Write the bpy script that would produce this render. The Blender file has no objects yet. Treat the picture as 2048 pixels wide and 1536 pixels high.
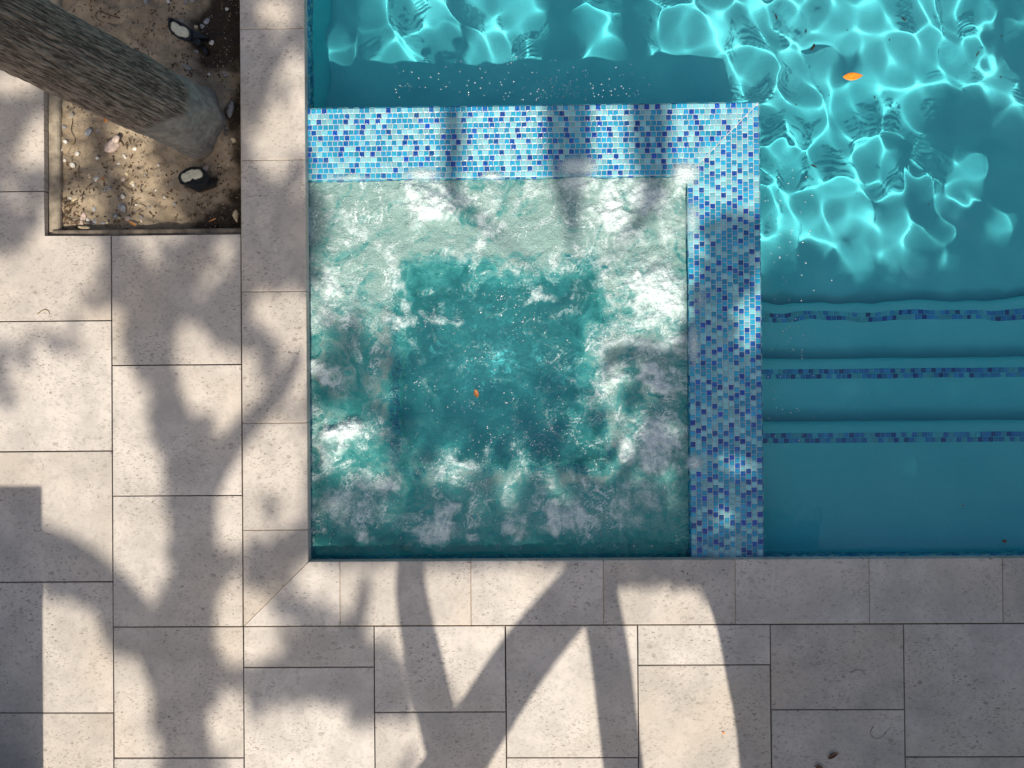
import bpy, bmesh, math, random
import numpy as np
from mathutils import Vector, Matrix, Euler

R = math.radians
rng = np.random.default_rng(7)
random.seed(7)
sc = bpy.context.scene

# ------------------------------------------------------------------ camera, sky, sun, exposure
CAM_Z, FPX = 3.5, 1509.0
CAM_ROT = (0.00634, 0.01459, -0.00864)
cam_d = bpy.data.cameras.new("camera")
cam = bpy.data.objects.new("camera", cam_d)
sc.collection.objects.link(cam)
cam.location = (0, 0, CAM_Z)
cam.rotation_euler = CAM_ROT
cam_d.sensor_width = 36.0
cam_d.lens = FPX / 2048 * 36.0
cam_d.clip_start, cam_d.clip_end = 0.05, 500
sc.camera = cam

SUN_EL = 54.0
world = bpy.data.worlds.new("World")
sc.world = world
world.use_nodes = True
wn = world.node_tree.nodes
wl = world.node_tree.links
wn.clear()
sky = wn.new("ShaderNodeTexSky")
sky.sky_type = 'NISHITA'
sky.sun_disc = False
sky.sun_elevation = R(SUN_EL)
sky.sun_rotation = R(180)
sky.air_density = 1.0
sky.dust_density = 3.2
sky.ozone_density = 0.0
bg = wn.new("ShaderNodeBackground")
bg.inputs[1].default_value = 0.115
wo = wn.new("ShaderNodeOutputWorld")
wl.new(sky.outputs[0], bg.inputs[0])
wl.new(bg.outputs[0], wo.inputs[0])

sun_d = bpy.data.lights.new("sun", 'SUN')
sun_d.energy = 4.6
sun_d.angle = R(0.53)
sun_d.color = (1.0, 0.93, 0.82)
sun = bpy.data.objects.new("sun", sun_d)
sun.rotation_euler = (R(90 - SUN_EL), 0, 0)
sun.location = (0, -6, 9)
sc.collection.objects.link(sun)
sun_d.cycles.is_caustics_light = True

sc.view_settings.view_transform = 'Standard'
sc.view_settings.look = 'None'
sc.view_settings.exposure = 0.0
sc.view_settings.gamma = 1.0
sc.render.engine = 'CYCLES'
cy = sc.cycles
cy.max_bounces = 8
cy.transmission_bounces = 8
cy.diffuse_bounces = 3
cy.glossy_bounces = 4
cy.transparent_max_bounces = 8
cy.caustics_refractive = True
cy.caustics_reflective = False
cy.sample_clamp_indirect = 4.0
cy.sample_clamp_direct = 0.0
cy.blur_glossy = 0.3
cy.use_denoising = True
sc.render.filter_size = 1.1

# ------------------------------------------------------------------ helpers
_M = Euler(CAM_ROT, 'XYZ').to_matrix()
COT = 1.0 / math.tan(R(SUN_EL))


def at(px, py, z=0.0):
    """world point on the plane of height z that the photograph shows at (px, py)"""
    d = _M @ Vector(((px - 1024) / FPX, -(py - 768) / FPX, -1.0))
    t = (z - CAM_Z) / d.z
    return Vector((d.x * t, d.y * t, z))


def shade_at(px, py, h):
    """point at height h whose shadow falls on the deck at (px, py)"""
    p = at(px, py, 0)
    return Vector((p.x, p.y - COT * h, h))


def hash2(ix, iy, seed):
    h = (ix.astype(np.int64) * 374761393 + iy.astype(np.int64) * 668265263 + seed * 974711) & 0x7fffffff
    h = (h ^ (h >> 13)) * 1274126177 & 0x7fffffff
    h = h ^ (h >> 16)
    return (h & 0xffffff) / float(0x1000000)


def perlin(x, y, seed=0):
    x = np.asarray(x, float); y = np.asarray(y, float)
    x0 = np.floor(x); y0 = np.floor(y)
    fx = x - x0; fy = y - y0
    u = fx * fx * fx * (fx * (fx * 6 - 15) + 10)
    v = fy * fy * fy * (fy * (fy * 6 - 15) + 10)
    out = 0
    for dx in (0, 1):
        for dy in (0, 1):
            a = hash2(x0 + dx, y0 + dy, seed) * 2 * math.pi
            g = np.cos(a) * (fx - dx) + np.sin(a) * (fy - dy)
            out = out + g * (u if dx else 1 - u) * (v if dy else 1 - v)
    return out * 1.5


def fbm(x, y, seed=0, octv=4, gain=0.5, lac=2.03):
    o = 0; a = 1.0; f = 1.0
    for i in range(octv):
        o = o + a * perlin(x * f, y * f, seed + i * 17)
        a *= gain; f *= lac
    return o


def sstep(a, b, x):
    t = np.clip((x - a) / (b - a), 0, 1)
    return t * t * (3 - 2 * t)


def seg_dist(px, py, pts):
    """distance from points to a polyline, and the parameter along it (0..1)"""
    best = np.full(px.shape, 1e9); par = np.zeros(px.shape)
    n = len(pts) - 1
    for i in range(n):
        ax, ay = pts[i][:2]; bx, by = pts[i + 1][:2]
        dx, dy = bx - ax, by - ay
        t = np.clip(((px - ax) * dx + (py - ay) * dy) / (dx * dx + dy * dy + 1e-12), 0, 1)
        d = np.hypot(px - ax - t * dx, py - ay - t * dy)
        m = d < best
        best = np.where(m, d, best); par = np.where(m, (i + t) / n, par)
    return best, par


def tag(o, label=None, cat=None, group=None, kind=None):
    if label: o["label"] = label
    if cat: o["category"] = cat
    if group: o["group"] = group
    if kind: o["kind"] = kind
    return o


def link(name, me, parent=None, mats=None):
    o = bpy.data.objects.new(name, me)
    sc.collection.objects.link(o)
    if mats:
        for m in (mats if isinstance(mats, (list, tuple)) else [mats]):
            me.materials.append(m)
    if parent is not None:
        o.parent = parent
    return o


def empty(name, loc=(0, 0, 0)):
    o = bpy.data.objects.new(name, None)
    o.empty_display_size = 0.1
    sc.collection.objects.link(o)
    o.location = loc
    return o


def mesh(name, v, f, smooth=False, mi=None):
    me = bpy.data.meshes.new(name)
    me.from_pydata([tuple(map(float, p)) for p in v], [], f)
    if mi is not None:
        me.polygons.foreach_set("material_index", mi)
    if smooth:
        me.polygons.foreach_set("use_smooth", [True] * len(me.polygons))
    me.update()
    return me


def grid_mesh(name, X, Y, Z, smooth=True, keep=None):
    """quads over a structured grid of arrays; keep = boolean per cell"""
    ny, nx = X.shape
    v = np.stack([X, Y, Z], -1).reshape(-1, 3)
    i = np.arange(ny * nx).reshape(ny, nx)
    q = np.stack([i[:-1, :-1], i[:-1, 1:], i[1:, 1:], i[1:, :-1]], -1)
    q = q[keep] if keep is not None else q.reshape(-1, 4)
    me = bpy.data.meshes.new(name)
    me.vertices.add(len(v)); me.vertices.foreach_set("co", v.ravel())
    me.loops.add(q.size); me.loops.foreach_set("vertex_index", q.ravel().astype(np.int32))
    me.polygons.add(len(q))
    me.polygons.foreach_set("loop_start", np.arange(0, q.size, 4, dtype=np.int32))
    me.polygons.foreach_set("loop_total", np.full(len(q), 4, dtype=np.int32))
    me.polygons.foreach_set("use_smooth", np.full(len(q), smooth, dtype=bool))
    me.update(calc_edges=True)
    me.validate()
    return me


def soup(name, V, F, smooth=False, mi=None):
    """mesh from numpy verts and equal-sized faces"""
    V = np.asarray(V, float).reshape(-1, 3); F = np.asarray(F, np.int32)
    k = F.shape[1]
    me = bpy.data.meshes.new(name)
    me.vertices.add(len(V)); me.vertices.foreach_set("co", V.ravel())
    me.loops.add(F.size); me.loops.foreach_set("vertex_index", F.ravel())
    me.polygons.add(len(F))
    me.polygons.foreach_set("loop_start", np.arange(0, F.size, k, dtype=np.int32))
    me.polygons.foreach_set("loop_total", np.full(len(F), k, dtype=np.int32))
    me.polygons.foreach_set("use_smooth", np.full(len(F), smooth, dtype=bool))
    if mi is not None:
        me.polygons.foreach_set("material_index", np.asarray(mi, np.int32))
    me.update(calc_edges=True)
    return me


def attr(me, name, vals):
    a = me.attributes.new(name, 'FLOAT', 'POINT')
    a.data.foreach_set("value", np.asarray(vals, np.float32).ravel())


def slab(name, poly, z0, z1, bev=0.004, segs=2, skip_bottom=False):
    """prism over a 2D polygon (counter-clockwise) with its top edges rounded"""
    bm = bmesh.new()
    lo = [bm.verts.new((x, y, z0)) for x, y in poly]
    hi = [bm.verts.new((x, y, z1)) for x, y in poly]
    top = bm.faces.new(hi)
    n = len(poly)
    for i in range(n):
        bm.faces.new((lo[i], lo[(i + 1) % n], hi[(i + 1) % n], hi[i]))
    if not skip_bottom:
        bm.faces.new(lo[::-1])
    if bev:
        bmesh.ops.bevel(bm, geom=list(top.edges), offset=bev, segments=segs, profile=0.5, affect='EDGES')
    me = bpy.data.meshes.new(name)
    bm.to_mesh(me); bm.free()
    return me


def tube(pts, rad, seg=10, cap=True, squash=None):
    """verts, faces of a tube along points with a radius per point"""
    pts = [Vector(p) for p in pts]
    V, F = [], []
    n = len(pts)
    up = Vector((0.3, 0.2, 1)).normalized()
    for i, p in enumerate(pts):
        t = (pts[min(i + 1, n - 1)] - pts[max(i - 1, 0)]).normalized()
        a = t.cross(up)
        if a.length < 1e-3: a = t.cross(Vector((1, 0, 0)))
        a.normalize(); b = t.cross(a).normalized()
        for k in range(seg):
            th = 2 * math.pi * k / seg
            V.append(p + (a * math.cos(th) + b * math.sin(th)) * rad[i])
    for i in range(n - 1):
        for k in range(seg):
            F.append((i * seg + k, i * seg + (k + 1) % seg, (i + 1) * seg + (k + 1) % seg, (i + 1) * seg + k))
    if cap:
        F.append(tuple(range(seg))[::-1]); F.append(tuple(range((n - 1) * seg, n * seg)))
    return V, F


def smooth_path(pts, n):
    """Catmull-Rom through points (any dimension)"""
    P = np.array([list(p) for p in pts], float)
    P = np.vstack([2 * P[0] - P[1], P, 2 * P[-1] - P[-2]])
    out = []
    m = len(P) - 3
    for s in np.linspace(0, m - 1e-6, n):
        i = int(s); t = s - i
        a, b, c, d = P[i:i + 4]
        out.append(0.5 * (2 * b + (c - a) * t + (2 * a - 5 * b + 4 * c - d) * t * t + (3 * b - a - 3 * c + d) * t ** 3))
    return np.array(out)


# ------------------------------------------------------------------ materials
class N:
    """small wrapper for building node materials"""
    def __init__(s, name):
        s.m = bpy.data.materials.new(name); s.m.use_nodes = True
        s.t = s.m.node_tree; s.t.nodes.clear()
        s.out = s.t.nodes.new("ShaderNodeOutputMaterial")

    def n(s, kind, ins=None, **kw):
        nd = s.t.nodes.new("ShaderNode" + kind)
        for k, v in kw.items():
            setattr(nd, k, v)
        for k, v in (ins or {}).items():
            s.set(nd, k, v)
        return nd

    def set(s, nd, k, v):
        sock = nd.inputs[k]
        if isinstance(v, bpy.types.NodeSocket): s.t.links.new(v, sock)
        elif isinstance(v, bpy.types.Node): s.t.links.new(v.outputs[0], sock)
        else: sock.default_value = v

    def math(s, op, a, b=None, c=None, clamp=False):
        nd = s.n("Math", operation=op, use_clamp=clamp)
        for i, v in enumerate((a, b, c)):
            if v is not None: s.set(nd, i, v)
        return nd.outputs[0]

    def mix(s, f, a, b, blend='MIX'):
        nd = s.n("Mix", data_type='RGBA', blend_type=blend)
        s.set(nd, 0, f); s.set(nd, 6, a); s.set(nd, 7, b)
        return nd.outputs[2]

    def ramp(s, v, a, b, lo=0.0, hi=1.0):
        nd = s.n("MapRange", {0: v, 1: a, 2: b, 3: lo, 4: hi}, interpolation_type='SMOOTHSTEP')
        return nd.outputs[0]

    def vec(s, op, a, b=None, sc_=None):
        nd = s.n("VectorMath", operation=op)
        s.set(nd, 0, a)
        if b is not None: s.set(nd, 1, b)
        if sc_ is not None: s.set(nd, 'Scale', sc_)
        return nd.outputs[0]

    def noise(s, co, scale, detail=3.0, rough=0.5, out=0):
        nd = s.n("TexNoise", {'Vector': co, 'Scale': scale, 'Detail': detail, 'Roughness': rough})
        return nd.outputs[out]

    def bump(s, h, strength=0.3, dist=0.01):
        return s.n("Bump", {'Height': h, 'Strength': strength, 'Distance': dist}).outputs[0]

    def principled(s, col, rough=0.6, normal=None, **kw):
        p = s.n("BsdfPrincipled")
        s.set(p, 'Base Color', col); s.set(p, 'Roughness', rough)
        if normal is not None: s.set(p, 'Normal', normal)
        for k, v in kw.items(): s.set(p, k, v)
        s.t.links.new(p.outputs[0], s.out.inputs[0])
        return p

    def pos(s):
        return s.n("NewGeometry").outputs['Position']


def C(r, g, b): return (r, g, b, 1.0)


def limestone(name="limestone"):
    k = N(name)
    g = k.n("NewGeometry"); oi = k.n("ObjectInfo")
    off = k.n("CombineXYZ", {0: k.math('MULTIPLY', oi.outputs['Random'], 61.0), 1: k.math('MULTIPLY', oi.outputs['Random'], 37.3), 2: k.math('MULTIPLY', oi.outputs['Random'], 17.0)})
    P = k.vec('ADD', g.outputs['Position'], off.outputs[0])
    warp = k.n("TexNoise", {'Vector': P, 'Scale': 60.0, 'Detail': 1.0})
    P2 = k.vec('ADD', P, k.vec('SCALE', k.vec('SUBTRACT', warp.outputs['Color'], (0.5, 0.5, 0.5)), sc_=0.018))
    cloud = k.noise(P, 5.0, 4.0, 0.6)
    fine = k.noise(P, 160.0, 3.0, 0.6)
    mid = k.noise(P2, 38.0, 3.0, 0.6)
    warm = k.noise(P, 2.1, 2.0)
    col = k.mix(k.ramp(cloud, 0.3, 0.7), C(.475, .43, .38), C(.64, .572, .50))
    col = k.mix(k.math('MULTIPLY', k.ramp(warm, 0.45, 0.75), 0.4), col, C(.60, .50, .385))
    col = k.mix(k.math('MULTIPLY', k.ramp(mid, 0.48, 0.72), 0.36), col, C(.33, .295, .255))
    col = k.mix(k.math('MULTIPLY', k.ramp(fine, 0.55, 0.8), 0.25), col, C(.74, .68, .60))
    masks = None
    for ang, sx, sy, scl, thr, keep, st in ((0.4, 1.0, 2.9, 30, .22, .55, .75), (1.5, 1.0, 3.2, 38, .20, .56, .7), (2.5, 1.0, 2.6, 56, .24, .6, .6), (0.0, 1, 1, 40, .16, .7, .8), (1.1, 1, 1.6, 15, .17, .74, .6), (2.2, 1, 4.0, 14, .15, .8, .6)):
        mp = k.n("Mapping", {'Vector': P2, 'Rotation': (0, 0, ang), 'Scale': (sx, sy, 1)})
        vo = k.n("TexVoronoi", {'Vector': mp.outputs[0], 'Scale': float(scl), 'Randomness': 1.0}, voronoi_dimensions='2D')
        sep = k.n("SeparateColor", {0: vo.outputs['Color']})
        on = k.math('GREATER_THAN', sep.outputs[0], keep)
        sz = k.math('MULTIPLY', k.math('ADD', sep.outputs[1], 0.35), thr)
        m = k.math('MULTIPLY', k.math('MULTIPLY', on, k.ramp(k.math('SUBTRACT', sz, vo.outputs['Distance']), -0.01, 0.06)), k.math('MULTIPLY', k.math('ADD', sep.outputs[2], 0.3), st))
        masks = m if masks is None else k.math('MAXIMUM', masks, m)
    clus = k.ramp(k.noise(P, 3.4, 3.0, 0.6), 0.3, 0.64, 0.18, 1.0)
    masks = k.math('MULTIPLY', masks, clus)
    col = k.mix(k.math('MULTIPLY', masks, 0.9, clamp=True), col, k.mix(k.noise(P, 30.0, 1.0), C(.14, .12, .10), C(.30, .245, .185)))
    # shell fossils: thin broken rings, few
    vo = k.n("TexVoronoi", {'Vector': P2, 'Scale': 9.0}, voronoi_dimensions='2D')
    sep = k.n("SeparateColor", {0: vo.outputs['Color']})
    dd = k.math('ADD', vo.outputs['Distance'], k.math('MULTIPLY', k.math('SUBTRACT', mid, 0.5), 0.12))
    ring = k.math('SUBTRACT', 1.0, k.ramp(k.math('ABSOLUTE', k.math('SUBTRACT', dd, k.math('MULTIPLY_ADD', sep.outputs[1], 0.10, 0.06))), 0.0, 0.03))
    ring = k.math('MULTIPLY', ring, k.math('MULTIPLY', k.math('GREATER_THAN', sep.outputs[0], 0.78), k.ramp(k.noise(P, 55.0, 1.0), 0.42, 0.6)))
    col = k.mix(k.math('MULTIPLY', ring, 0.65), col, C(.24, .215, .19))
    # each stone its own tone
    tone = k.n("HueSaturation", {'Color': col, 'Value': k.math('MULTIPLY_ADD', oi.outputs['Random'], 0.13, 0.90), 'Saturation': k.math('MULTIPLY_ADD', oi.outputs['Random'], -0.2, 1.12)})
    h = k.math('SUBTRACT', k.math('MULTIPLY', fine, 0.25), masks)
    k.principled(tone.outputs[0], k.math('MULTIPLY_ADD', fine, 0.2, 0.5), k.bump(h, 0.35, 0.0015), **{'Specular IOR Level': 0.35})
    return k.m


def plain(name, col, rough=0.7, var=0.25, scale=20.0, bumps=0.0, spec=0.5, island=False, bscale=None, metal=0.0):
    k = N(name)
    P = k.pos()
    n1 = k.noise(P, scale, 4.0, 0.6)
    c2 = C(*[min(1, c * (1 + var)) for c in col]); c1 = C(*[c * (1 - var) for c in col])
    cc = k.mix(k.ramp(n1, 0.3, 0.7), c1, c2)
    if island:
        gi = k.n("NewGeometry").outputs['Random Per Island']
        cc = k.n("HueSaturation", {'Color': cc, 'Value': k.math('MULTIPLY_ADD', gi, 0.7, 0.65)}).outputs[0]
    nrm = k.bump(k.noise(P, bscale or scale * 6, 3.0), bumps, 0.004) if bumps else None
    k.principled(cc, rough, nrm, **{'Specular IOR Level': spec, 'Metallic': metal})
    return k.m


def mosaic(name, col, col2, rough=0.16):
    k = N(name)
    g = k.n("NewGeometry")
    r = g.outputs['Random Per Island']; oi = k.n("ObjectInfo").outputs['Random']
    rr = k.math('FRACT', k.math('ADD', r, oi))
    P = g.outputs['Position']
    rip = k.noise(P, 190.0, 2.0, 0.5)
    cc = k.mix(rr, col, col2)
    cc = k.mix(k.math('MULTIPLY', k.ramp(rip, 0.45, 0.7), 0.35), cc, k.mix(0.35, cc, C(.45, .68, .74)))
    hs = k.n("HueSaturation", {'Color': cc, 'Hue': k.math('MULTIPLY_ADD', k.math('FRACT', k.math('MULTIPLY', rr, 7.31)), 0.024, 0.488), 'Value': k.math('MULTIPLY_ADD', k.math('FRACT', k.math('MULTIPLY', rr, 13.7)), 0.4, 0.8)})
    k.principled(hs.outputs[0], rough, k.bump(rip, 0.5, 0.002), **{'Coat Weight': 0.15, 'Coat Roughness': 0.1, 'Specular IOR Level': 0.4})
    return k.m


M = {}
M['stone'] = limestone()
M['mortar'] = plain("joint_mortar", (.055, .045, .038), 0.95, 0.3, 60)
M['grout_tan'] = plain("coping_grout", (.40, .31, .20), 0.95, 0.25, 40)
M['tile_pale'] = mosaic("tile_pale", C(.16, .46, .53), C(.235, .53, .58))
M['tile_aqua'] = mosaic("tile_aqua", C(.008, .26, .46), C(.022, .33, .52))
M['tile_blue'] = mosaic("tile_blue", C(.0005, .058, .27), C(.001, .09, .40), 0.14)
M['grout_white'] = plain("tile_grout", (.56, .595, .59), 0.85, 0.08, 30)


def plaster():
    k = N("pool_plaster")
    P = k.pos()
    a = k.noise(P, 1.3, 4.0, 0.6); b = k.noise(P, 45.0, 3.0, 0.6)
    c = k.mix(k.ramp(a, 0.3, 0.7), C(.10, .68, .76), C(.14, .74, .82))
    c = k.mix(k.math('MULTIPLY', k.ramp(b, 0.5, 0.75), 0.18), c, C(.06, .55, .64))
    k.principled(c, 0.8, k.bump(b, 0.2, 0.002), **{'Specular IOR Level': 0.2})
    return k.m


M['plaster'] = plaster()
M['spa_plaster'] = plain("spa_plaster", (.085, .74, .74), .8, .06, 2.0)
k = N("pool_water")
gl = k.n("BsdfGlass", {'Color': C(.93, 1, 1), 'Roughness': 0.0, 'IOR': 1.333})
k.t.links.new(gl.outputs[0], k.out.inputs[0])
M['water'] = k.m

# ------------------------------------------------------------------ layout (metres, deck surface at z = 0)
PV = 0.6103                       # paver module
XA = -1.9222                      # joint between the two paver columns
XC = XA + PV                      # back edge of the side coping
XP, YP = -1.0066, -0.7954         # pool edge of the copings
YC = -1.0955                      # back edge of the front coping
PL_X0, PL_X1, PL_Y0, PL_Y1 = -2.237, XC, 0.7344, 2.45   # planter opening
POOL_X1, POOL_Y1 = 4.0, 4.6
WL = -0.115                       # pool water level
SPA_WL = -0.085
FLOOR = -0.72
SW_IX, SW_OX, SW_IY, SW_OY, SW_Z = 0.785, 1.118, 0.9995, 1.335, -0.05   # spa wall
WX, WY = XP - 0.012, YP - 0.012   # pool walls stand a little behind the coping lip

# ------------------------------------------------------------------ ground and deck
x0, x1, y0, y1 = -3.3, 4.3, -3.1, 4.9
B = 60.0
zg = -0.012
v = [(-B, -B, zg), (B, -B, zg), (B, B, zg), (-B, B, zg), (x0, y0, zg), (x1, y0, zg), (x1, y1, zg), (x0, y1, zg)]
ground = link("ground", mesh("ground", v, [(0, 1, 5, 4), (1, 2, 6, 5), (2, 3, 7, 6), (3, 0, 4, 7)]), None, plain("ground_gravel", (.33, .29, .235), 0.95, 0.25, 9, 0.5))
tag(ground, kind="structure")


def rects(name, rs, z):
    V, F = [], []
    for (a, b, c, d) in rs:
        i = len(V); V += [(a, c, z), (b, c, z), (b, d, z), (a, d, z)]; F.append((i, i + 1, i + 2, i + 3))
    return mesh(name, V, F)


deck = link("deck", rects("deck", [(x0, PL_X0, y0, y1), (PL_X0, PL_X1, y0, PL_Y0), (PL_X0, PL_X1, PL_Y1, y1), (PL_X1, XP - 0.004, YP - 0.004, y1), (PL_X1, x1, y0, YP - 0.004), (POOL_X1, x1, YP - 0.004, y1), (XP - 0.004, POOL_X1, POOL_Y1, y1)], -0.032), None, M['mortar'])
tag(deck, kind="structure")
GAP = 0.0026


def paver(x0_, x1_, y0_, y1_, name="paver", parent=None, g=GAP, thick=0.03):
    x0_ += g; x1_ -= g; y0_ += g; y1_ -= g
    j = lambda: random.uniform(-.0008, .0008)
    poly = [(x0_ + j(), y0_ + j()), (x1_ + j(), y0_ + j()), (x1_ + j(), y1_ + j()), (x0_ + j(), y1_ + j())]
    o = link(name, slab(name, poly, -thick, random.uniform(-.0006, .0006), 0.0022, 2), parent or deck, M['stone'])
    return o


# column A and the one left of it
for x_a, x_b, yb in ((XA - PV, XA, -0.88426), (XA - 2 * PV, XA - PV, -0.88426 + .3)):
    for i in range(-3, 9):
        ya, yt = yb + i * PV, yb + (i + 1) * PV
        xr = x_b
        if x_b > PL_X0 and yt > PL_Y0:
            if ya >= PL_Y0: xr = PL_X0
            else:   # paver notched round the planter corner
                g = GAP
                poly = [(x_a + g, ya + g), (x_b - g, ya + g), (x_b - g, PL_Y0 - .001), (PL_X0 - .001, PL_Y0 - .001), (PL_X0 - .001, yt - g), (x_a + g, yt - g)]
                link("paver", slab("paver", poly, -.03, 0, .0022, 2), deck, M['stone'])
                continue
        if xr == PL_X0:
            poly = [(x_a + GAP, ya + GAP), (PL_X0, ya + GAP), (PL_X0, yt - GAP), (x_a + GAP, yt - GAP)]
            link("paver", slab("paver", poly, -.03, 0, .0022, 2), deck, M['stone'])
        else:
            paver(x_a, xr, ya, yt)
# column B, planter edge down past the frame
for i in range(-3, 3):
    paver(XA, XC, YC + i * PV, min(YC + (i + 1) * PV, PL_Y0 + GAP))
y = PL_Y1
while y < 4.7:
    paver(XA, XC, y, y + PV); paver(PL_X0, XA, y, y + PV); y += PV
# columns below the front coping: staggered joints
first = [0.1905, 0.400, 0.6103, 0.186, 0.393, 0.6103, 0.19]
for c in range(7):
    xa = XC + c * PV
    y = YC
    h = first[c]
    while y > -2.95:
        paver(xa, xa + PV, y - h, y)
        y -= h; h = PV

# coping stones: grout bed, then stones with a rounded pool edge
coping = link("coping", rects("coping", [(XC + .001, XP - .010, YP - .010, y1), (XC + .001, POOL_X1, YC + .001, YP - .010)], -0.0045), None, M['grout_tan'])
tag(coping, kind="structure")


def coping_stone(poly):
    me = slab("coping_stone", poly, -.05, random.uniform(-.0004, .0004), .004, 3)
    return link("coping_stone", me, coping, M['stone'])


g = 0.0012
ys = [-0.6473, -0.149, 0.4645, 1.079, 1.6935, 2.308, 2.922, 3.536, 4.15]
for a, b in zip(ys, ys[1:]):
    coping_stone([(XC + GAP, a + g), (XP, a + g), (XP, b - g), (XC + GAP, b - g)])
coping_stone([(XC + GAP, YC + GAP + .0015), (XP, YP + .0015), (XP, ys[0] - g), (XC + GAP, ys[0] - g)])
xs = [-0.8588, -0.2494, 0.3637, 0.9714, 1.5851, 2.1935, 2.804, 3.414]
coping_stone([(XC + GAP + .0015, YC + GAP), (xs[0] - g, YC + GAP), (xs[0] - g, YP), (XP + .0015, YP)])
for a, b in zip(xs, xs[1:]):
    coping_stone([(a + g, YC + GAP), (b - g, YC + GAP), (b - g, YP), (a + g, YP)])

# ------------------------------------------------------------------ pool shell, steps
V, F = [], []


def quad(a, b, c, d):
    i = len(V); V.extend([a, b, c, d]); F.append((i, i + 1, i + 2, i + 3))


zt = -0.05
quad((WX, WY, FLOOR), (POOL_X1, WY, FLOOR), (POOL_X1, POOL_Y1, FLOOR), (WX, POOL_Y1, FLOOR))
quad((WX, POOL_Y1, FLOOR), (WX, POOL_Y1, zt), (WX, WY, zt), (WX, WY, FLOOR))
quad((WX, WY, zt), (POOL_X1, WY, zt), (POOL_X1, WY, FLOOR), (WX, WY, FLOOR))
quad((POOL_X1, WY, zt), (POOL_X1, POOL_Y1, zt), (POOL_X1, POOL_Y1, FLOOR), (POOL_X1, WY, FLOOR))
quad((WX, POOL_Y1, zt), (WX, POOL_Y1, FLOOR), (POOL_X1, POOL_Y1, FLOOR), (POOL_X1, POOL_Y1, zt))
pool = link("pool", mesh("pool", V, F), None, M['plaster'])
tag(pool, kind="structure")

SX0 = SW_OX - .002
STEPS = []
for (py, zt_, za) in ((843, -0.26, -0.224), (716, -0.41, -0.336), (603, -0.56, -0.449)):
    STEPS.append((at(1790, py, za).y, zt_))
prev = WY
for (ye, zt_) in STEPS:
    # tread with a rounded nose, extruded along x
    prof = [(prev - .002, zt_), (ye - .03, zt_)]
    for a in range(0, 91, 15):
        prof.append((ye - .03 + .03 * math.sin(R(a)), zt_ - .03 + .03 * math.cos(R(a))))
    prof.append((ye, FLOOR + .002))
    vv = [(SX0, y, z) for y, z in prof] + [(POOL_X1, y, z) for y, z in prof]
    n = len(prof)
    ff = [(i, n + i, n + i + 1, i + 1) for i in range(n - 1)]
    st = link("step", mesh("step", vv, ff, smooth=True), pool, M['plaster'])
    st["edge"] = ye
    prev = ye

# ------------------------------------------------------------------ mosaic tiles
TP, RP = 0.0254, 0.0258
TILE_MATS = [M['tile_pale'], M['tile_aqua'], M['tile_blue']]


def tile_geo(poly, z0, z1, inset=.0022):
    """little cushion tile over a convex polygon"""
    n = len(poly)
    cx = sum(p[0] for p in poly) / n; cy_ = sum(p[1] for p in poly) / n
    V = [(x, y, z0) for x, y in poly] + [(x, y, z1 - .0012) for x, y in poly]
    for x, y in poly:
        d = math.hypot(x - cx, y - cy_) or 1
        q = max(0.2, 1 - inset * 1.3 / d)
        V.append((cx + (x - cx) * q, cy_ + (y - cy_) * q, z1))
    F = []
    for i in range(n):
        j = (i + 1) % n
        F.append((i, j, n + j, n + i)); F.append((n + i, n + j, 2 * n + j, 2 * n + i))
    F.append(tuple(range(2 * n, 3 * n)))
    return V, F


def clip(poly, nx, ny, d):
    """keep the part of a polygon with nx*x + ny*y <= d"""
    out = []
    for i in range(len(poly)):
        a, b = poly[i], poly[(i + 1) % len(poly)]
        da, db = nx * a[0] + ny * a[1] - d, nx * b[0] + ny * b[1] - d
        if da <= 0: out.append(a)
        if (da < 0 < db) or (db < 0 < da):
            t = da / (da - db)
            out.append((a[0] + t * (b[0] - a[0]), a[1] + t * (b[1] - a[1])))
    return out


def area(p):
    return 0.5 * sum(p[i][0] * p[(i + 1) % len(p)][1] - p[(i + 1) % len(p)][0] * p[i][1] for i in range(len(p)))


class TilePicker:
    def __init__(s): s.last = 0; s.prev_row = {}
    def __call__(s):
        r = random.random()
        if s.last == 2: c = 0 if r < .42 else 1
        else: c = 2 if r < .215 else (0 if r < .54 else 1)
        s.last = c
        return c


pick = TilePicker()
full = {}
for c in range(3):
    h = 0.0113
    Vt, Ft = tile_geo([(-h, -h), (h, -h), (h, h), (-h, h)], -.004, 0)
    me = mesh("tile", Vt, Ft); me.materials.append(TILE_MATS[c])
    full[c] = me

STEP_MATS = [mosaic("tile_teal", C(.05, .46, .60), C(.07, .52, .66)), mosaic("tile_sea", C(.008, .22, .62), C(.02, .30, .66)), M['tile_blue']]
full_s = {}
for c in range(3):
    me = full[c].copy(); me.materials.clear(); me.materials.append(STEP_MATS[c]); full_s[c] = me
spa_wall = empty("spa_wall", ((SW_IX + SW_OX) / 2, (SW_IY + SW_OY) / 2, FLOOR))
tag(spa_wall, "L-shaped spa wall topped with pale, turquoise and deep blue glass mosaic", "wall", kind="thing")


def world_child(o, parent):
    o.parent = parent
    o.matrix_parent_inverse = Matrix.Translation(-parent.location)


zc = SW_Z - .003
L = [(WX, SW_IY), (SW_IX, SW_IY), (SW_IX, WY), (SW_OX, WY), (SW_OX, SW_OY), (WX, SW_OY)]
o = link("wall_core", slab("wall_core", L, FLOOR, zc, .002, 1), None, M['grout_white']); world_child(o, spa_wall)

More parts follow.
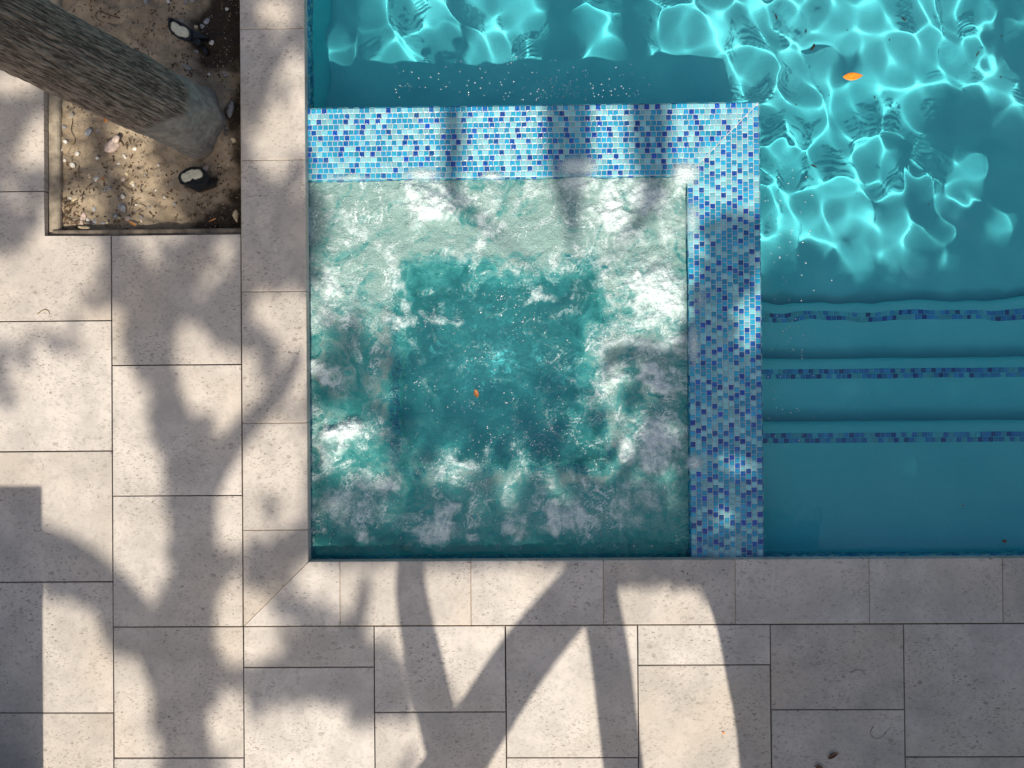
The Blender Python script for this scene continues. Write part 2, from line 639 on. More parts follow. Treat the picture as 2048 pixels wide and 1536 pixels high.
tiles = []   # (cx, cy, colour, polygon or None)
xm0, ym0 = SW_IX, SW_IY            # mitre runs from here to the outer corner at 45 degrees
mk = (SW_OY - SW_IY) / (SW_OX - SW_IX)
nrm = math.hypot(mk, 1)
dl = (mk * xm0 - ym0)
for r in range(13):
    yc = SW_OY - RP * (r + .5) - .0005
    xo = WX + .006 + (.5 * TP if r % 2 else .25 * TP) - .5 * TP
    nc = int((SW_OX - xo) / TP) + 2
    for i in range(nc):
        xc = xo + (i + .5) * TP
        h = .0113
        poly = [(xc - h, yc - h), (xc + h, yc - h), (xc + h, yc + h), (xc - h, yc + h)]
        q = clip(poly, 1, 0, SW_OX); q = clip(q, -1, 0, -(WX + .001)) if q else q
        q = clip(q, mk / nrm, -1 / nrm, dl / nrm - .0022) if q else q
        if len(q) < 3 or area(q) < 4e-5: continue
        tiles.append((xc, yc, pick(), None if abs(area(q) - 4 * h * h) < 1e-7 else q))
for c in range(13):
    xc = SW_OX - RP * (c + .5) - .0005
    yo = SW_OY + .01 - (.5 * TP if c % 2 else 0)
    for i in range(int((SW_OY - WY) / TP) + 2):
        yc = yo - (i + .5) * TP
        h = .0113
        poly = [(xc - h, yc - h), (xc + h, yc - h), (xc + h, yc + h), (xc - h, yc + h)]
        q = clip(poly, 0, -1, -(WY + .001)); q = clip(q, 0, 1, SW_OY) if q else q
        q = clip(q, -mk / nrm, 1 / nrm, -dl / nrm - .0022) if q else q
        if len(q) < 3 or area(q) < 4e-5: continue
        tiles.append((xc, yc, pick(), None if abs(area(q) - 4 * h * h) < 1e-7 else q))
tiles.sort(key=lambda t: (t[0] - .98) ** 2 + (t[1] - 1.15) ** 2)


def tile_stuff(name, items, parent, z, mats=TILE_MATS):
    VV, FF, MI = [], [], []
    for xc, yc, c, q in items:
        h = .0113
        q = q or [(xc - h, yc - h), (xc + h, yc - h), (xc + h, yc + h), (xc - h, yc + h)]
        zz = z + random.uniform(-.0006, .0006)
        a, b = tile_geo(q, zz - .004, zz)
        i0 = len(VV); VV += a; FF += [tuple(i + i0 for i in f) for f in b]; MI += [c] * len(b)
    o = link(name, mesh(name, VV, FF, mi=MI), None, mats)
    o["kind"] = "stuff"
    return o


for xc, yc, c, q in tiles[:300]:
    z = SW_Z + random.uniform(-.0006, .0006)
    if q is None:
        o = link("tile", full[c]); o.location = (xc, yc, z)
        o.rotation_euler = (random.uniform(-.02, .02), random.uniform(-.02, .02), random.choice((0, 1, 2, 3)) * math.pi / 2 + random.uniform(-.02, .02))
    else:
        qa = [(x - xc, y - yc) for x, y in q]
        a, b = tile_geo(qa, -.004, 0)
        o = link("tile", mesh("tile", a, b), None, TILE_MATS[c]); o.location = (xc, yc, z)
    world_child(o, spa_wall)
o = tile_stuff("tile_field", tiles[300:], None, SW_Z); world_child(o, spa_wall)
# cream mitre joint
d = Vector((1, mk, 0)).normalized(); pn = Vector((-d.y, d.x, 0)) * .0016
a, b = Vector((SW_IX, SW_IY, SW_Z - .001)), Vector((SW_OX, SW_OY, SW_Z - .001))
o = link("mitre_joint", mesh("mitre_joint", [a - pn, b - pn, b + pn, a + pn, a - pn - Vector((0, 0, .004)), b - pn - Vector((0, 0, .004)), b + pn - Vector((0, 0, .004)), a + pn - Vector((0, 0, .004))], [(0, 1, 2, 3), (4, 5, 1, 0), (6, 7, 3, 2)]), None, M['grout_white']); world_child(o, spa_wall)


def upright_tiles(name, p0, p1, rows, ztop, parent, normal, off=.004, kind=True):
    """courses of mosaic on a vertical face from p0 to p1 (2D), facing normal"""
    VV, FF, MI = [], [], []
    dx, dy = p1[0] - p0[0], p1[1] - p0[1]
    Ln = math.hypot(dx, dy); ux, uy = dx / Ln, dy / Ln
    for r in range(rows):
        zc_ = ztop - TP * (r + .5)
        s = (.5 if r % 2 else 0) * TP
        i = 0
        while s + TP < Ln:
            h = .0113
            a, b = tile_geo([(-h, -h), (h, -h), (h, h), (-h, h)], -.003, 0)
            cx, cy_ = p0[0] + ux * (s + TP / 2), p0[1] + uy * (s + TP / 2)
            c = pick(); i0 = len(VV)
            for (x, y, z) in a:
                VV.append((cx + ux * x + normal[0] * (off + z), cy_ + uy * x + normal[1] * (off + z), zc_ + y))
            flip = (ux * normal[1] - uy * normal[0]) > 0
            FF += [tuple(j + i0 for j in (f[::-1] if flip else f)) for f in b]; MI += [c] * len(b)
            s += TP
    o = link(name, mesh(name, VV, FF, mi=MI), None, TILE_MATS)
    o["kind"] = "stuff"
    if parent is not None: world_child(o, parent)
    return o


# inner and outer faces of the spa wall, waterline courses of the pool
upright_tiles("face_tile", (WX, SW_IY), (SW_IX, SW_IY), 6, SW_Z - .002, spa_wall, (0, -1))
upright_tiles("face_tile", (SW_IX, WY), (SW_IX, SW_IY), 6, SW_Z - .002, spa_wall, (-1, 0))
upright_tiles("face_tile", (WX, SW_OY), (SW_OX, SW_OY), 6, SW_Z - .002, spa_wall, (0, 1))
upright_tiles("face_tile", (SW_OX, WY), (SW_OX, SW_OY), 6, SW_Z - .002, spa_wall, (1, 0))
upright_tiles("waterline_tile", (WX, WY), (WX, 2.6), 6, zt - .001, pool, (1, 0))
upright_tiles("waterline_tile", (WX, WY), (2.9, WY), 6, zt - .001, pool, (0, 1))

# marker tiles on the step treads
steps = [o for o in sc.objects if o.name.startswith("step")]
for st, (ye, zt_) in zip(steps, STEPS):
    extra = []
    for r in range(2):
        yc = ye - .052 - TP * (r + .5)
        for i in range(70):
            xc = SX0 + .02 + TP * (i + (.5 if r else 0) + .5)
            c = pick()
            if i < 50:
                o = link("tile", full_s[c]); o.location = (xc, yc, zt_ + .003); o.parent = st
            else:
                extra.append((xc, yc, c, None))
    o = tile_stuff("tile_run", extra, None, zt_ + .003, STEP_MATS); o.parent = st

# ------------------------------------------------------------------ spa interior
BZ, WZ = -0.55, -0.99              # bench and footwell levels
e0 = at(800, 730, -.43).x; e1 = at(1200, 730, -.43).x; e2 = at(1000, 930, -.43).y; e3 = at(1000, 530, -.43).y
V, F = [], []
quad((WX, WY, BZ), (SW_IX, WY, BZ), (e1, e2, BZ), (e0, e2, BZ))
quad((SW_IX, WY, BZ), (SW_IX, SW_IY, BZ), (e1, e3, BZ), (e1, e2, BZ))
quad((SW_IX, SW_IY, BZ), (WX, SW_IY, BZ), (e0, e3, BZ), (e1, e3, BZ))
quad((WX, SW_IY, BZ), (WX, WY, BZ), (e0, e2, BZ), (e0, e3, BZ))
quad((e0, e2, WZ), (e1, e2, WZ), (e1, e3, WZ), (e0, e3, WZ))
quad((e0, e2, BZ), (e1, e2, BZ), (e1, e2, WZ), (e0, e2, WZ))
quad((e1, e2, BZ), (e1, e3, BZ), (e1, e3, WZ), (e1, e2, WZ))
quad((e1, e3, BZ), (e0, e3, BZ), (e0, e3, WZ), (e1, e3, WZ))
quad((e0, e3, BZ), (e0, e2, BZ), (e0, e2, WZ), (e0, e3, WZ))
# plaster on the faces behind
for a, b in (((WX + .002, WY), (WX + .002, SW_IY)), ((WX, SW_IY - .002), (SW_IX, SW_IY - .002)), ((SW_IX - .002, SW_IY), (SW_IX - .002, WY)), ((SW_IX, WY + .002), (WX, WY + .002))):
    quad((a[0], a[1], BZ), (b[0], b[1], BZ), (b[0], b[1], -.2), (a[0], a[1], -.2))
spa = link("spa_basin", mesh("spa_basin", V, F), None, M['spa_plaster'])
tag(spa, kind="structure")
trim = []
for r in range(2):
    o_ = TP * (r + .5) + .004
    n1 = int((e1 - e0 + .06) / TP)
    for i in range(n1):
        trim.append((e0 - .03 + TP * (i + .5), e2 - o_, pick(), None)); trim.append((e0 - .03 + TP * (i + .5), e3 + o_, pick(), None))
    n1 = int((e3 - e2) / TP)
    for i in range(n1):
        trim.append((e0 - o_, e2 + TP * (i + .5), pick(), None)); trim.append((e1 + o_, e2 + TP * (i + .5), pick(), None))
k = N("trim_tile"); k.principled(C(.004, .24, .56), 0.2); M['trim'] = k.m
o = tile_stuff("bench_tile", trim, None, BZ + .003, [M['trim'], M['trim'], M['tile_blue']]); o.parent = spa

# ------------------------------------------------------------------ pool water
def axis(segs):
    out = []
    for a, b, st in segs:
        out += list(np.arange(a, b - 1e-9, st))
    out.append(segs[-1][1])
    return np.array(out)


gx = axis([(WX, 2.75, .0105), (2.75, POOL_X1, .05)])
gy = axis([(WY, SW_OY, .0105), (SW_OY, 2.75, .0105), (2.75, POOL_Y1, .05)])
X, Y = np.meshgrid(gx, gy)
Z = np.zeros_like(X)
wr = np.random.default_rng(11)
wx = X + .05 * perlin(X * 2.1, Y * 2.1, 3); wy = Y + .05 * perlin(X * 2.1, Y * 2.1, 9)
for i in range(38):
    lam = wr.uniform(.095, .34)
    th = wr.normal(R(28), R(42))
    kk = 2 * math.pi / lam
    amp = .00050 * (lam / .15) ** 1.6
    Z += amp * np.sin(kk * (wx * math.cos(th) + wy * math.sin(th)) + wr.uniform(0, 6.28))
Z += .0016 * fbm(X * 5.5, Y * 3.4, 5, 2)
# calmer over the shallow steps and along the side wall
calm = 1 - .88 * sstep(.58, .08, Y)
Z *= calm
# overflow chop close to the spa wall
dR = np.where(Y < SW_OY, X - SW_OX, np.hypot(X - SW_OX, Y - SW_OY)); dR = np.abs(dR)
chop = np.exp(-np.maximum(dR, 0) / .11) * sstep(-.1, .35, Y) * sstep(1.75, 1.2, Y) + .30 * np.exp(-np.maximum(dR, 0) / .2) * (Y < .3)
dN = np.abs(Y - SW_OY) + 10 * (X > SW_OX)
chop += .12 * np.exp(-dN / .16) * sstep(-1.0, -.2, X)
Z += chop * (.0017 * perlin(X * 13, Y * 13, 21) + .0004 * perlin(X * 30, Y * 30, 22))
keep = ~((X[:-1, :-1] + .005 < SW_OX - .004) & (Y[:-1, :-1] + .005 < SW_OY - .004))
me = grid_mesh("pool_water", X, Y, Z + WL, True, keep)
water = link("pool_water", me, None, M['water'])
tag(water, kind="structure")
water.cycles.is_caustics_caster = True
for o in [pool] + list(pool.children) + [c for s in steps for c in s.children]:
    o.cycles.is_caustics_receiver = True

# ------------------------------------------------------------------ spa water: churned surface with foam
spx = np.arange(XP - .010, SW_IX - .004, .0052)
spy = np.arange(YP - .010, SW_IY - .004, .0052)
X, Y = np.meshgrid(spx, spy)
A = at(0, 0, SPA_WL); Bp = at(2048, 0, SPA_WL); Cp = at(0, 1536, SPA_WL)
# photograph units on the water plane, so that the foam can be laid out as seen
ux, uy = (Bp - A).xy / 2048, (Cp - A).xy / 1536
det = ux.x * uy.y - ux.y * uy.x
dX, dY = X - A.x, Y - A.y
PX = (dX * uy.y - dY * uy.x) / det
PY = (-dX * ux.y + dY * ux.x) / det
wpx = PX + 26 * fbm(PX / 95, PY / 95, 31, 3) + 9 * fbm(PX / 26, PY / 26, 41, 2)
wpy = PY + 26 * fbm(PX / 95, PY / 95, 51, 3) + 9 * fbm(PX / 26, PY / 26, 61, 2)

BLOBS = [  # x, y, rx, ry, strength
    (850, 405, 62, 50, 1.0), (900, 395, 40, 36, .8), (1075, 385, 36, 34, .5), (1160, 350, 44, 34, .8), (1230, 415, 42, 66, .95), (1300, 395, 66, 44, .75),
    (1370, 355, 22, 26, .9), (670, 570, 46, 46, .7), (655, 640, 36, 24, .45), (1310, 575, 72, 62, .95), (1265, 470, 50, 26, .6), (1340, 470, 34, 40, .55),
    (694, 866, 42, 40, 1.1), (655, 742, 42, 20, .85), (648, 905, 20, 60, .5), (700, 1010, 55, 40, .6), (738, 1070, 20, 24, .85), (890, 1020, 42, 36, .75), (885, 1065, 48, 46, .85),
    (1105, 1030, 30, 30, .95), (1165, 1040, 58, 40, .75), (1250, 885, 28, 26, 1.0), (1320, 860, 56, 48, .85), (1310, 910, 40, 28, .9),
    (1290, 690, 92, 22, .75), (1320, 755, 66, 12, 1.0), (1245, 760, 40, 14, .6), (1030, 1050, 16, 34, .8), (965, 1078, 18, 18, .9), (1350, 660, 30, 16, .8),
    (760, 960, 30, 26, .75), (930, 905, 50, 20, .6), (700, 430, 36, 26, .5), (660, 400, 24, 18, .6), (800, 640, 34, 16, .75), (880, 620, 36, 12, .6), (1090, 575, 26, 20, .6), (1300, 980, 60, 40, .35), (1260, 1000, 24, 50, .4)]
STREAKS = [  # points, half-width, strength
    ([(690, 425), (710, 455), (760, 478), (788, 520), (798, 565), (812, 600), (830, 640), (800, 652)], 9, .85),
    ([(990, 355), (995, 400), (975, 425), (988, 460), (960, 490), (925, 515)], 13, .9),
    ([(1075, 360), (1050, 400), (1040, 430)], 12, .7), ([(1255, 360), (1235, 420), (1215, 445)], 14, .8),
    ([(1150, 590), (1100, 590), (1075, 570)], 8, .7), ([(1060, 560), (1085, 590), (1050, 605)], 7, .6), ([(1190, 530), (1250, 505), (1275, 490)], 9, .7),
    ([(1200, 360), (1196, 420), (1205, 500), (1200, 600)], 7, .35), ([(1215, 560), (1225, 620), (1215, 680), (1230, 740)], 12, .5),
    ([(1020, 985), (1025, 1020), (1045, 1050), (1035, 1090)], 10, .8), ([(620, 745), (660, 735), (690, 760)], 14, .7),
    ([(1390, 925), (1350, 925), (1300, 940)], 8, .55), ([(640, 1000), (690, 980), (740, 1030), (735, 1085)], 12, .55), ([(820, 870), (790, 930), (765, 1000)], 13, .4),
    ([(1210, 880), (1260, 930), (1330, 990), (1370, 1000)], 10, .35), ([(1140, 940), (1080, 980), (1060, 1010)], 9, .45), ([(820, 660), (850, 720), (865, 790)], 10, .4),
    ([(640, 470), (700, 520), (735, 600), (720, 640)], 16, .35), ([(1230, 650), (1300, 640), (1375, 655)], 10, .6), ([(1290, 370), (1330, 430), (1380, 440)], 12, .6), ([(880, 940), (930, 935), (975, 900)], 12, .6)]
def swirl(sc_, seed):
    u, v_ = PX / sc_, PY / sc_
    q1_, q2_ = fbm(u, v_, seed, 3), fbm(u + 5.2, v_ + 1.3, seed + 5, 3)
    r1_, r2_ = fbm(u + 1.7 * q1_ + 1.7, v_ + 1.7 * q2_ + 9.2, seed + 11, 4), fbm(u + 1.7 * q1_ + 8.3, v_ + 1.7 * q2_ + 2.8, seed + 17, 4)
    return fbm(u + 1.3 * r1_, v_ + 1.3 * r2_, seed + 23, 3, .5), r1_


sA, sA2 = swirl(210, 701)
sB, sB2 = swirl(120, 761)
foam = np.zeros_like(X)
for (bx, by, rx, ry, s) in BLOBS:
    d = np.hypot((wpx - bx) / (rx * 1.15), (wpy - by) / (ry * 1.15))
    foam = np.maximum(foam, s * sstep(1.15, .25, d))
swx = PX + .45 * (wpx - PX); swy = PY + .45 * (wpy - PY)
for pts, w, s in STREAKS:
    d, _ = seg_dist(swx, swy, pts)
    foam = np.maximum(foam, s * .8 * (.75 + .55 * perlin(PX / 20, PY / 20, 79)) * sstep(w * 2.2, w * .1, d + 7 * perlin(PX / 12, PY / 12, 77)))
Xq = X + (wpx - PX) * .0042; Yq = Y - (wpy - PY) * .0042
well = sstep(.13, -.17, np.maximum(np.abs(Xq - (e0 + e1) / 2) - (e1 - e0) / 2 + .02, np.abs(Yq - (e2 + e3) / 2) - (e3 - e2) / 2 + .05))
# flowing wisps and torn threads of foam
thread = np.maximum(np.clip(1 - np.abs(sA) * 4.6, 0, 1) ** 2, .9 * np.clip(1 - np.abs(sB) * 4.2, 0, 1) ** 2)
sC, sC2 = swirl(62, 731)
thread = np.maximum(thread, .62 * np.clip(1 - np.abs(sC) * 5.0, 0, 1) ** 2)
patch = sstep(-.35, .4, sA2)
foam = foam * np.clip(.85 + .4 * sB + .45 * fbm(wpx / 22, wpy / 22, 791, 3), .25, 1.25)
foam = np.maximum(foam, thread * (.15 + .85 * patch) * (1 - .5 * well) * np.clip(.75 + .8 * fbm(PX / 30, PY / 30, 797, 2), .1, 1.2) * .82)
edge = np.exp(-np.minimum(np.minimum(X - XP, SW_IX - X), SW_IY - Y) / .02)
foam = np.maximum(foam, .4 * edge * sstep(-.2, .4, fbm(PX / 30, PY / 30, 111, 2)))
calm_b = sstep(1040, 1112, PY + 30 * fbm(PX / 60, PY / 60, 801, 3))
foam *= 1 - .9 * calm_b
# suspended bubbles: milky water over the benches, clear over the footwell
milk = .62 * (1 - .80 * well)
milk *= 1 - .2 * sstep(620, 960, PY)
milk += .26 * sstep(600, 430, PY) * (1 - .5 * well)
milk *= np.clip(1 + .45 * sA + .3 * sB, .45, 1.45)
milk += .22 * foam
rx_ = np.maximum(np.abs(X - (e0 + e1) / 2) - (e1 - e0) / 2, np.abs(Y - (e2 + e3) / 2) - (e3 - e2) / 2)
band = np.exp(-((rx_ - .025) / .04) ** 2)
milk += band * (.10 + .55 * sstep(-.25, .35, fbm(wpx / 42, wpy / 42, 123, 3))) * (1 - .45 * sstep(700, 900, PY))
milk = np.clip(milk * (1 - .8 * calm_b), .0, .88)

S = PX, PY
rough = .45 + .55 * (1 - calm_b)
Z = rough * (.0075 * fbm(X * 5.5, Y * 5.5, 131, 3) + .0042 * perlin(wpx / 34, wpy / 34, 141) + .0022 * perlin(X * 42, Y * 42, 151) + .0010 * perlin(X * 85, Y * 85, 161))
Z -= rough * .006 * np.abs(perlin(wpx / 52, wpy / 52, 171))
for (bx, by, rx, ry, s) in BLOBS:
    d = np.hypot((wpx - bx) / rx, (wpy - by) / ry)
    Z += .017 * s * np.exp(-d * d * 1.3) * (.75 + .5 * perlin(PX / 12, PY / 12, 181))
for (bx, by, rx, ry) in ((1310, 575, 62, 55), (694, 866, 36, 34), (1160, 345, 34, 22), (850, 400, 50, 40), (1372, 350, 16, 16)):
    Z += .03 * np.exp(-((wpx - bx) / rx) ** 2 - ((wpy - by) / ry) ** 2)
Z += foam * (.004 * perlin(X * 60, Y * 60, 191) + .003 * perlin(X * 120, Y * 120, 193))
ZF = Z.copy()
strong = rough * (1 - .85 * np.exp(-((PX - 1000) / 190) ** 2 - ((PY - 850) / 100) ** 2))
Zw = strong * (.0042 * perlin(wpx / 30, wpy / 30, 143) - .004 * np.abs(perlin(wpx / 46, wpy / 46, 147)) + .0016 * perlin(wpx / 13, wpy / 13, 149)) + rough * (.0055 * fbm(X * 3.2, Y * 3.2, 131, 2) + .0012 * perlin(wpx / 44, wpy / 44, 141))
spa_water = link("spa_water", grid_mesh("spa_water", X, Y, Zw + SPA_WL - .004, True), None, M['water'])
tag(spa_water, kind="structure")
spa_water.cycles.is_caustics_caster = True
for o in [spa] + list(spa.children): o.cycles.is_caustics_receiver = True

me = grid_mesh("foam", X, Y, np.maximum(ZF, Zw) + SPA_WL + .0025, True)
attr(me, "foam", foam); attr(me, "milk", milk); attr(me, "lace", np.clip((.25 + .75 * patch) * (1 - .5 * well) * (1 - .9 * calm_b) * (1 - .1 * sstep(650, 950, PY)), 0, 1))
k = N("foam")
P = k.pos()
fo = k.n("Attribute", attribute_name="foam").outputs['Fac']
mi_ = k.n("Attribute", attribute_name="milk").outputs['Fac']
la = k.n("Attribute", attribute_name="lace").outputs['Fac']
n1 = k.noise(P, 80.0, 5.0, 0.68); n2 = k.noise(P, 170.0, 2.0, 0.7); n3 = k.noise(P, 20.0, 4.0, 0.6)
vo = k.n("TexVoronoi", {'Vector': P, 'Scale': 130.0}).outputs['Distance']


def wisp(scale, dist, pw):
    w = k.n("TexNoise", {'Vector': P, 'Scale': scale, 'Detail': 5.0, 'Roughness': .6, 'Distortion': dist}).outputs[0]
    r_ = k.math('SUBTRACT', 1.0, k.math('ABSOLUTE', k.math('MULTIPLY_ADD', w, 2.0, -1.0)))
    return k.math('POWER', r_, pw)


lace_ = k.math('ADD', k.math('MULTIPLY', wisp(9.0, 1.4, 10.0), .85), k.math('MULTIPLY', wisp(24.0, 1.2, 8.0), .7))
grain = k.math('ADD', k.math('MULTIPLY', k.math('SUBTRACT', n1, .5), 1.5), k.math('MULTIPLY', k.math('SUBTRACT', n2, .5), 2.6))
grain = k.math('ADD', grain, k.math('MULTIPLY', k.math('SUBTRACT', .45, vo), .3))
big = k.math('MULTIPLY', k.math('SUBTRACT', n3, .5), 1.5)
fsum = k.math('ADD', k.math('MULTIPLY', fo, .95), k.math('MULTIPLY', k.math('MULTIPLY', lace_, la), .22))
fsum = k.math('ADD', fsum, k.math('MULTIPLY', grain, k.math('MULTIPLY_ADD', fo, .55, .015)))
ff = k.math('MULTIPLY', k.ramp(fsum, .10, 1.02), .95)
mm = k.math('ADD', mi_, k.math('MULTIPLY', grain, k.math('MULTIPLY_ADD', mi_, .16, .01)), clamp=True)
nb = k.bump(k.math('ADD', n1, k.math('MULTIPLY', vo, -.6)), .9, .007)
milkb = k.n("BsdfDiffuse", {'Color': k.mix(k.ramp(mi_, .2, .95), C(.10, .62, .58), C(.30, .45, .41)), 'Normal': nb})
foamb = k.n("BsdfPrincipled", {'Base Color': C(.75, .86, .84), 'Roughness': .4, 'Normal': nb})
tr = k.n("BsdfTransparent", {})
s1 = k.n("MixShader", {0: mm, 1: tr.outputs[0], 2: milkb.outputs[0]})
s2 = k.n("MixShader", {0: ff, 1: s1.outputs[0], 2: foamb.outputs[0]})
k.t.links.new(s2.outputs[0], k.out.inputs[0])
foam_o = link("foam", me, None, k.m)
tag(foam_o, "white foam and milky bubbles churned up by the spa jets", "foam", kind="stuff")

# loose bubbles and droplets riding on the water
ico = bmesh.new(); bmesh.ops.create_icosphere(ico, subdivisions=1, radius=1.0)
IV = np.array([v.co[:] for v in ico.verts]); IF = np.array([[v.index for v in f.verts] for f in ico.faces]); ico.free()


def spheres(name, cen, rad, mat, squash=.7):
    n = len(cen)
    V = IV[None] * np.asarray(rad)[:, None, None] * np.array([1, 1, squash]) + np.asarray(cen)[:, None]
    F = (IF[None] + (np.arange(n) * len(IV))[:, None, None]).reshape(-1, 3)
    return link(name, soup(name, V.reshape(-1, 3), F, True), None, mat)


sp = []
CL = [(760, 950, 26, 130), (950, 920, 40, 150), (1110, 850, 45, 150), (1085, 880, 30, 110), (990, 870, 40, 90), (950, 800, 34, 60), (1020, 800, 40, 50), (860, 640, 30, 130), (1240, 680, 40, 110), (1270, 740, 60, 120),
      (700, 1030, 40, 120), (1050, 640, 40, 80), (1010, 590, 30, 60), (680, 440, 40, 90), (1340, 500, 30, 60), (1120, 730, 40, 70), (1230, 620, 20, 40), (840, 760, 40, 70), (980, 720, 60, 70), (860, 1080, 40, 40), (1090, 940, 50, 90), (1320, 920, 40, 60), (780, 790, 40, 70), (690, 870, 40, 60), (1310, 575, 60, 110), (1150, 1040, 50, 60), (850, 410, 60, 90), (985, 420, 30, 60)]
for (cx, cy_, r, n) in CL:
    for _ in range(int(n * .7)):
        a = rng.uniform(0, 6.28); q = r * abs(rng.normal(0, .75))
        sp.append((cx + q * math.cos(a) * 1.3, cy_ + q * math.sin(a)))
for _ in range(60): sp.append((rng.uniform(625, 1375), rng.uniform(365, 1090)))
nb_ = 130000
bi = rng.integers(0, X.shape[0], nb_); bj = rng.integers(0, X.shape[1], nb_)
pr_ = np.clip(foam[bi, bj], 0, 1) ** 1.4 * .6 + .035 * milk[bi, bj]
pr_ *= sstep(-.25, .35, fbm(PX[bi, bj] / 18, PY[bi, bj] / 18, 611, 2))
kp = rng.uniform(0, 1, nb_) < pr_
sp += list(zip(PX[bi[kp], bj[kp]] + rng.normal(0, 2, kp.sum()), PY[bi[kp], bj[kp]] + rng.normal(0, 2, kp.sum())))
sp = np.array(sp)
sp = sp[(sp[:, 0] > 622) & (sp[:, 0] < 1378) & (sp[:, 1] > 362) & (sp[:, 1] < 1110)]
bx = A.x + sp[:, 0] * ux.x + sp[:, 1] * uy.x; by = A.y + sp[:, 0] * ux.y + sp[:, 1] * uy.y
ii = np.clip(((by - spy[0]) / .0052).astype(int), 0, len(spy) - 1); jj = np.clip(((bx - spx[0]) / .0052).astype(int), 0, len(spx) - 1)
bz = np.maximum(ZF, Zw)[ii, jj] + SPA_WL + .0025
k = N("bubble_film")
k_ = k.principled(C(.72, .78, .78), .12, None, **{'Specular IOR Level': .9, 'Coat Weight': .6, 'Coat Roughness': .05})
M['bubble'] = k.m
o = spheres("bubbles", np.stack([bx, by, bz + .0005], -1), rng.uniform(.0007, .0021, len(bx)) * rng.choice([1, 1, 1, 1.8], len(bx)), M['bubble'], .8)
tag(o, "loose white bubbles scattered over the churning spa water", "bubbles", kind="stuff")
# bubbles carried over the wall into the pool
pb = []
for _ in range(150): pb.append((rng.uniform(790, 1300), 200 - abs(rng.normal(0, 42))))
for _ in range(70): pb.append((1140 + rng.normal(0, 40), 195 - abs(rng.normal(0, 20))))
for _ in range(120): pb.append((1530 + abs(rng.normal(0, 60)), rng.uniform(330, 900)))
pc = np.array([tuple(at(x, y, WL + .003)) for x, y in pb if y > 5])
o = spheres("overflow_bubbles", pc, rng.uniform(.0012, .0034, len(pc)), M['bubble'], .8)
tag(o, "tiny bubbles drifting on the pool just outside the spa wall", "bubbles", kind="stuff")
# foam thrown on to the tiled rim: thin ragged sheets
VV, FF, FA = [], [], []
for (cx, cy_, rx, ry, s_) in ((1155, 334, 46, 22, 1.0), (1370, 348, 30, 26, 1.0), (845, 350, 44, 14, .8), (1384, 440, 18, 44, .6), (1386, 690, 14, 50, .75), (1388, 925, 20, 18, .85), (985, 353, 26, 10, .8), (1400, 600, 22, 40, .45), (700, 356, 60, 9, .5)):
    n_ = 22
    i0 = len(VV)
    for i in range(n_ + 1):
        for j in range(n_ + 1):
            x_, y_ = cx + rx * 1.4 * (2 * j / n_ - 1), cy_ + ry * 1.4 * (2 * i / n_ - 1)
            d_ = math.hypot((x_ - cx) / rx, (y_ - cy_) / ry)
            fz = max(0.0, 1 - d_ * .75) * s_
            p_ = at(x_, y_, SW_Z)
            VV.append((p_.x, p_.y, SW_Z + .0035 + .012 * fz * (1 + .6 * float(perlin(np.array(x_ / 7), np.array(y_ / 7), 601)))))
            FA.append(fz * 1.15)
    for i in range(n_):
        for j in range(n_):
            a_ = i0 + i * (n_ + 1) + j
            FF.append((a_, a_ + n_ + 1, a_ + n_ + 2, a_ + 1))
me = soup("splash_foam", np.array(VV), np.array(FF), True)
FA = np.array(FA)
attr(me, "foam", FA); attr(me, "milk", FA * .2); attr(me, "lace", np.clip(FA * .5, 0, .35))
o = link("splash_foam", me, None, foam_o.data.materials[0])
tag(o, "white splash foam lapping over the tiled spa rim", "foam", kind="stuff")

# ------------------------------------------------------------------ planter: soil, kerb
SOIL = -0.075
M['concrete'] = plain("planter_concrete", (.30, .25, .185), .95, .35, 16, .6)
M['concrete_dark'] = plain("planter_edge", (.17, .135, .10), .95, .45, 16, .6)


def box_poly(x0_, x1_, y0_, y1_): return [(x0_, y0_), (x1_, y0_), (x1_, y1_), (x0_, y1_)]


kerb = empty("planter_kerb", (PL_X0, PL_Y0, SOIL)); tag(kerb, kind="structure")
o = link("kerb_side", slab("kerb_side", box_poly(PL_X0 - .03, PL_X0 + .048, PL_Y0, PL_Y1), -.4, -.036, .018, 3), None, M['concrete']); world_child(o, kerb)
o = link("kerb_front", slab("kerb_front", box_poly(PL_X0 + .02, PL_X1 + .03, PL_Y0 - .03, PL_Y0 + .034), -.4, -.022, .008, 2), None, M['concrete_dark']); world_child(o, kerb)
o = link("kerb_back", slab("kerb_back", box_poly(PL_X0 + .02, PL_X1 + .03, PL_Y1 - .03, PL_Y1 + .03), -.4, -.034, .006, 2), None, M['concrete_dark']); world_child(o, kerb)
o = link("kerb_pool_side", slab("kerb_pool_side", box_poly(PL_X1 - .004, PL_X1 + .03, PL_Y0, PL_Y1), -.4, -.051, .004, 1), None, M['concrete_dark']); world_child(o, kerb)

TB = at(392, 243, SOIL)            # foot of the tree
gx = np.arange(PL_X0 + .02, PL_X1 + .004, .0085); gy = np.arange(PL_Y0 + .01, PL_Y1, .0085)
X, Y = np.meshgrid(gx, gy)
rt = np.hypot(X - TB.x, Y - TB.y)


def soil_z(X, Y):
    rt = np.hypot(X - TB.x, Y - TB.y)
    z = SOIL + .016 * fbm(X * 4, Y * 4, 201, 3) + .011 * fbm(X * 20, Y * 20, 205, 4) + .05 * np.exp(-(rt / .22) ** 2)
    edge_ = np.minimum(X - PL_X0 - .06, np.minimum(PL_X1 - X, Y - PL_Y0 - .03))
    z = z - .03 * sstep(.09, 0, PL_X1 - X) + .012 * sstep(.08, .0, X - PL_X0 - .06)
    return np.minimum(z, -.045 + .05 * np.exp(-(rt / .15) ** 2))


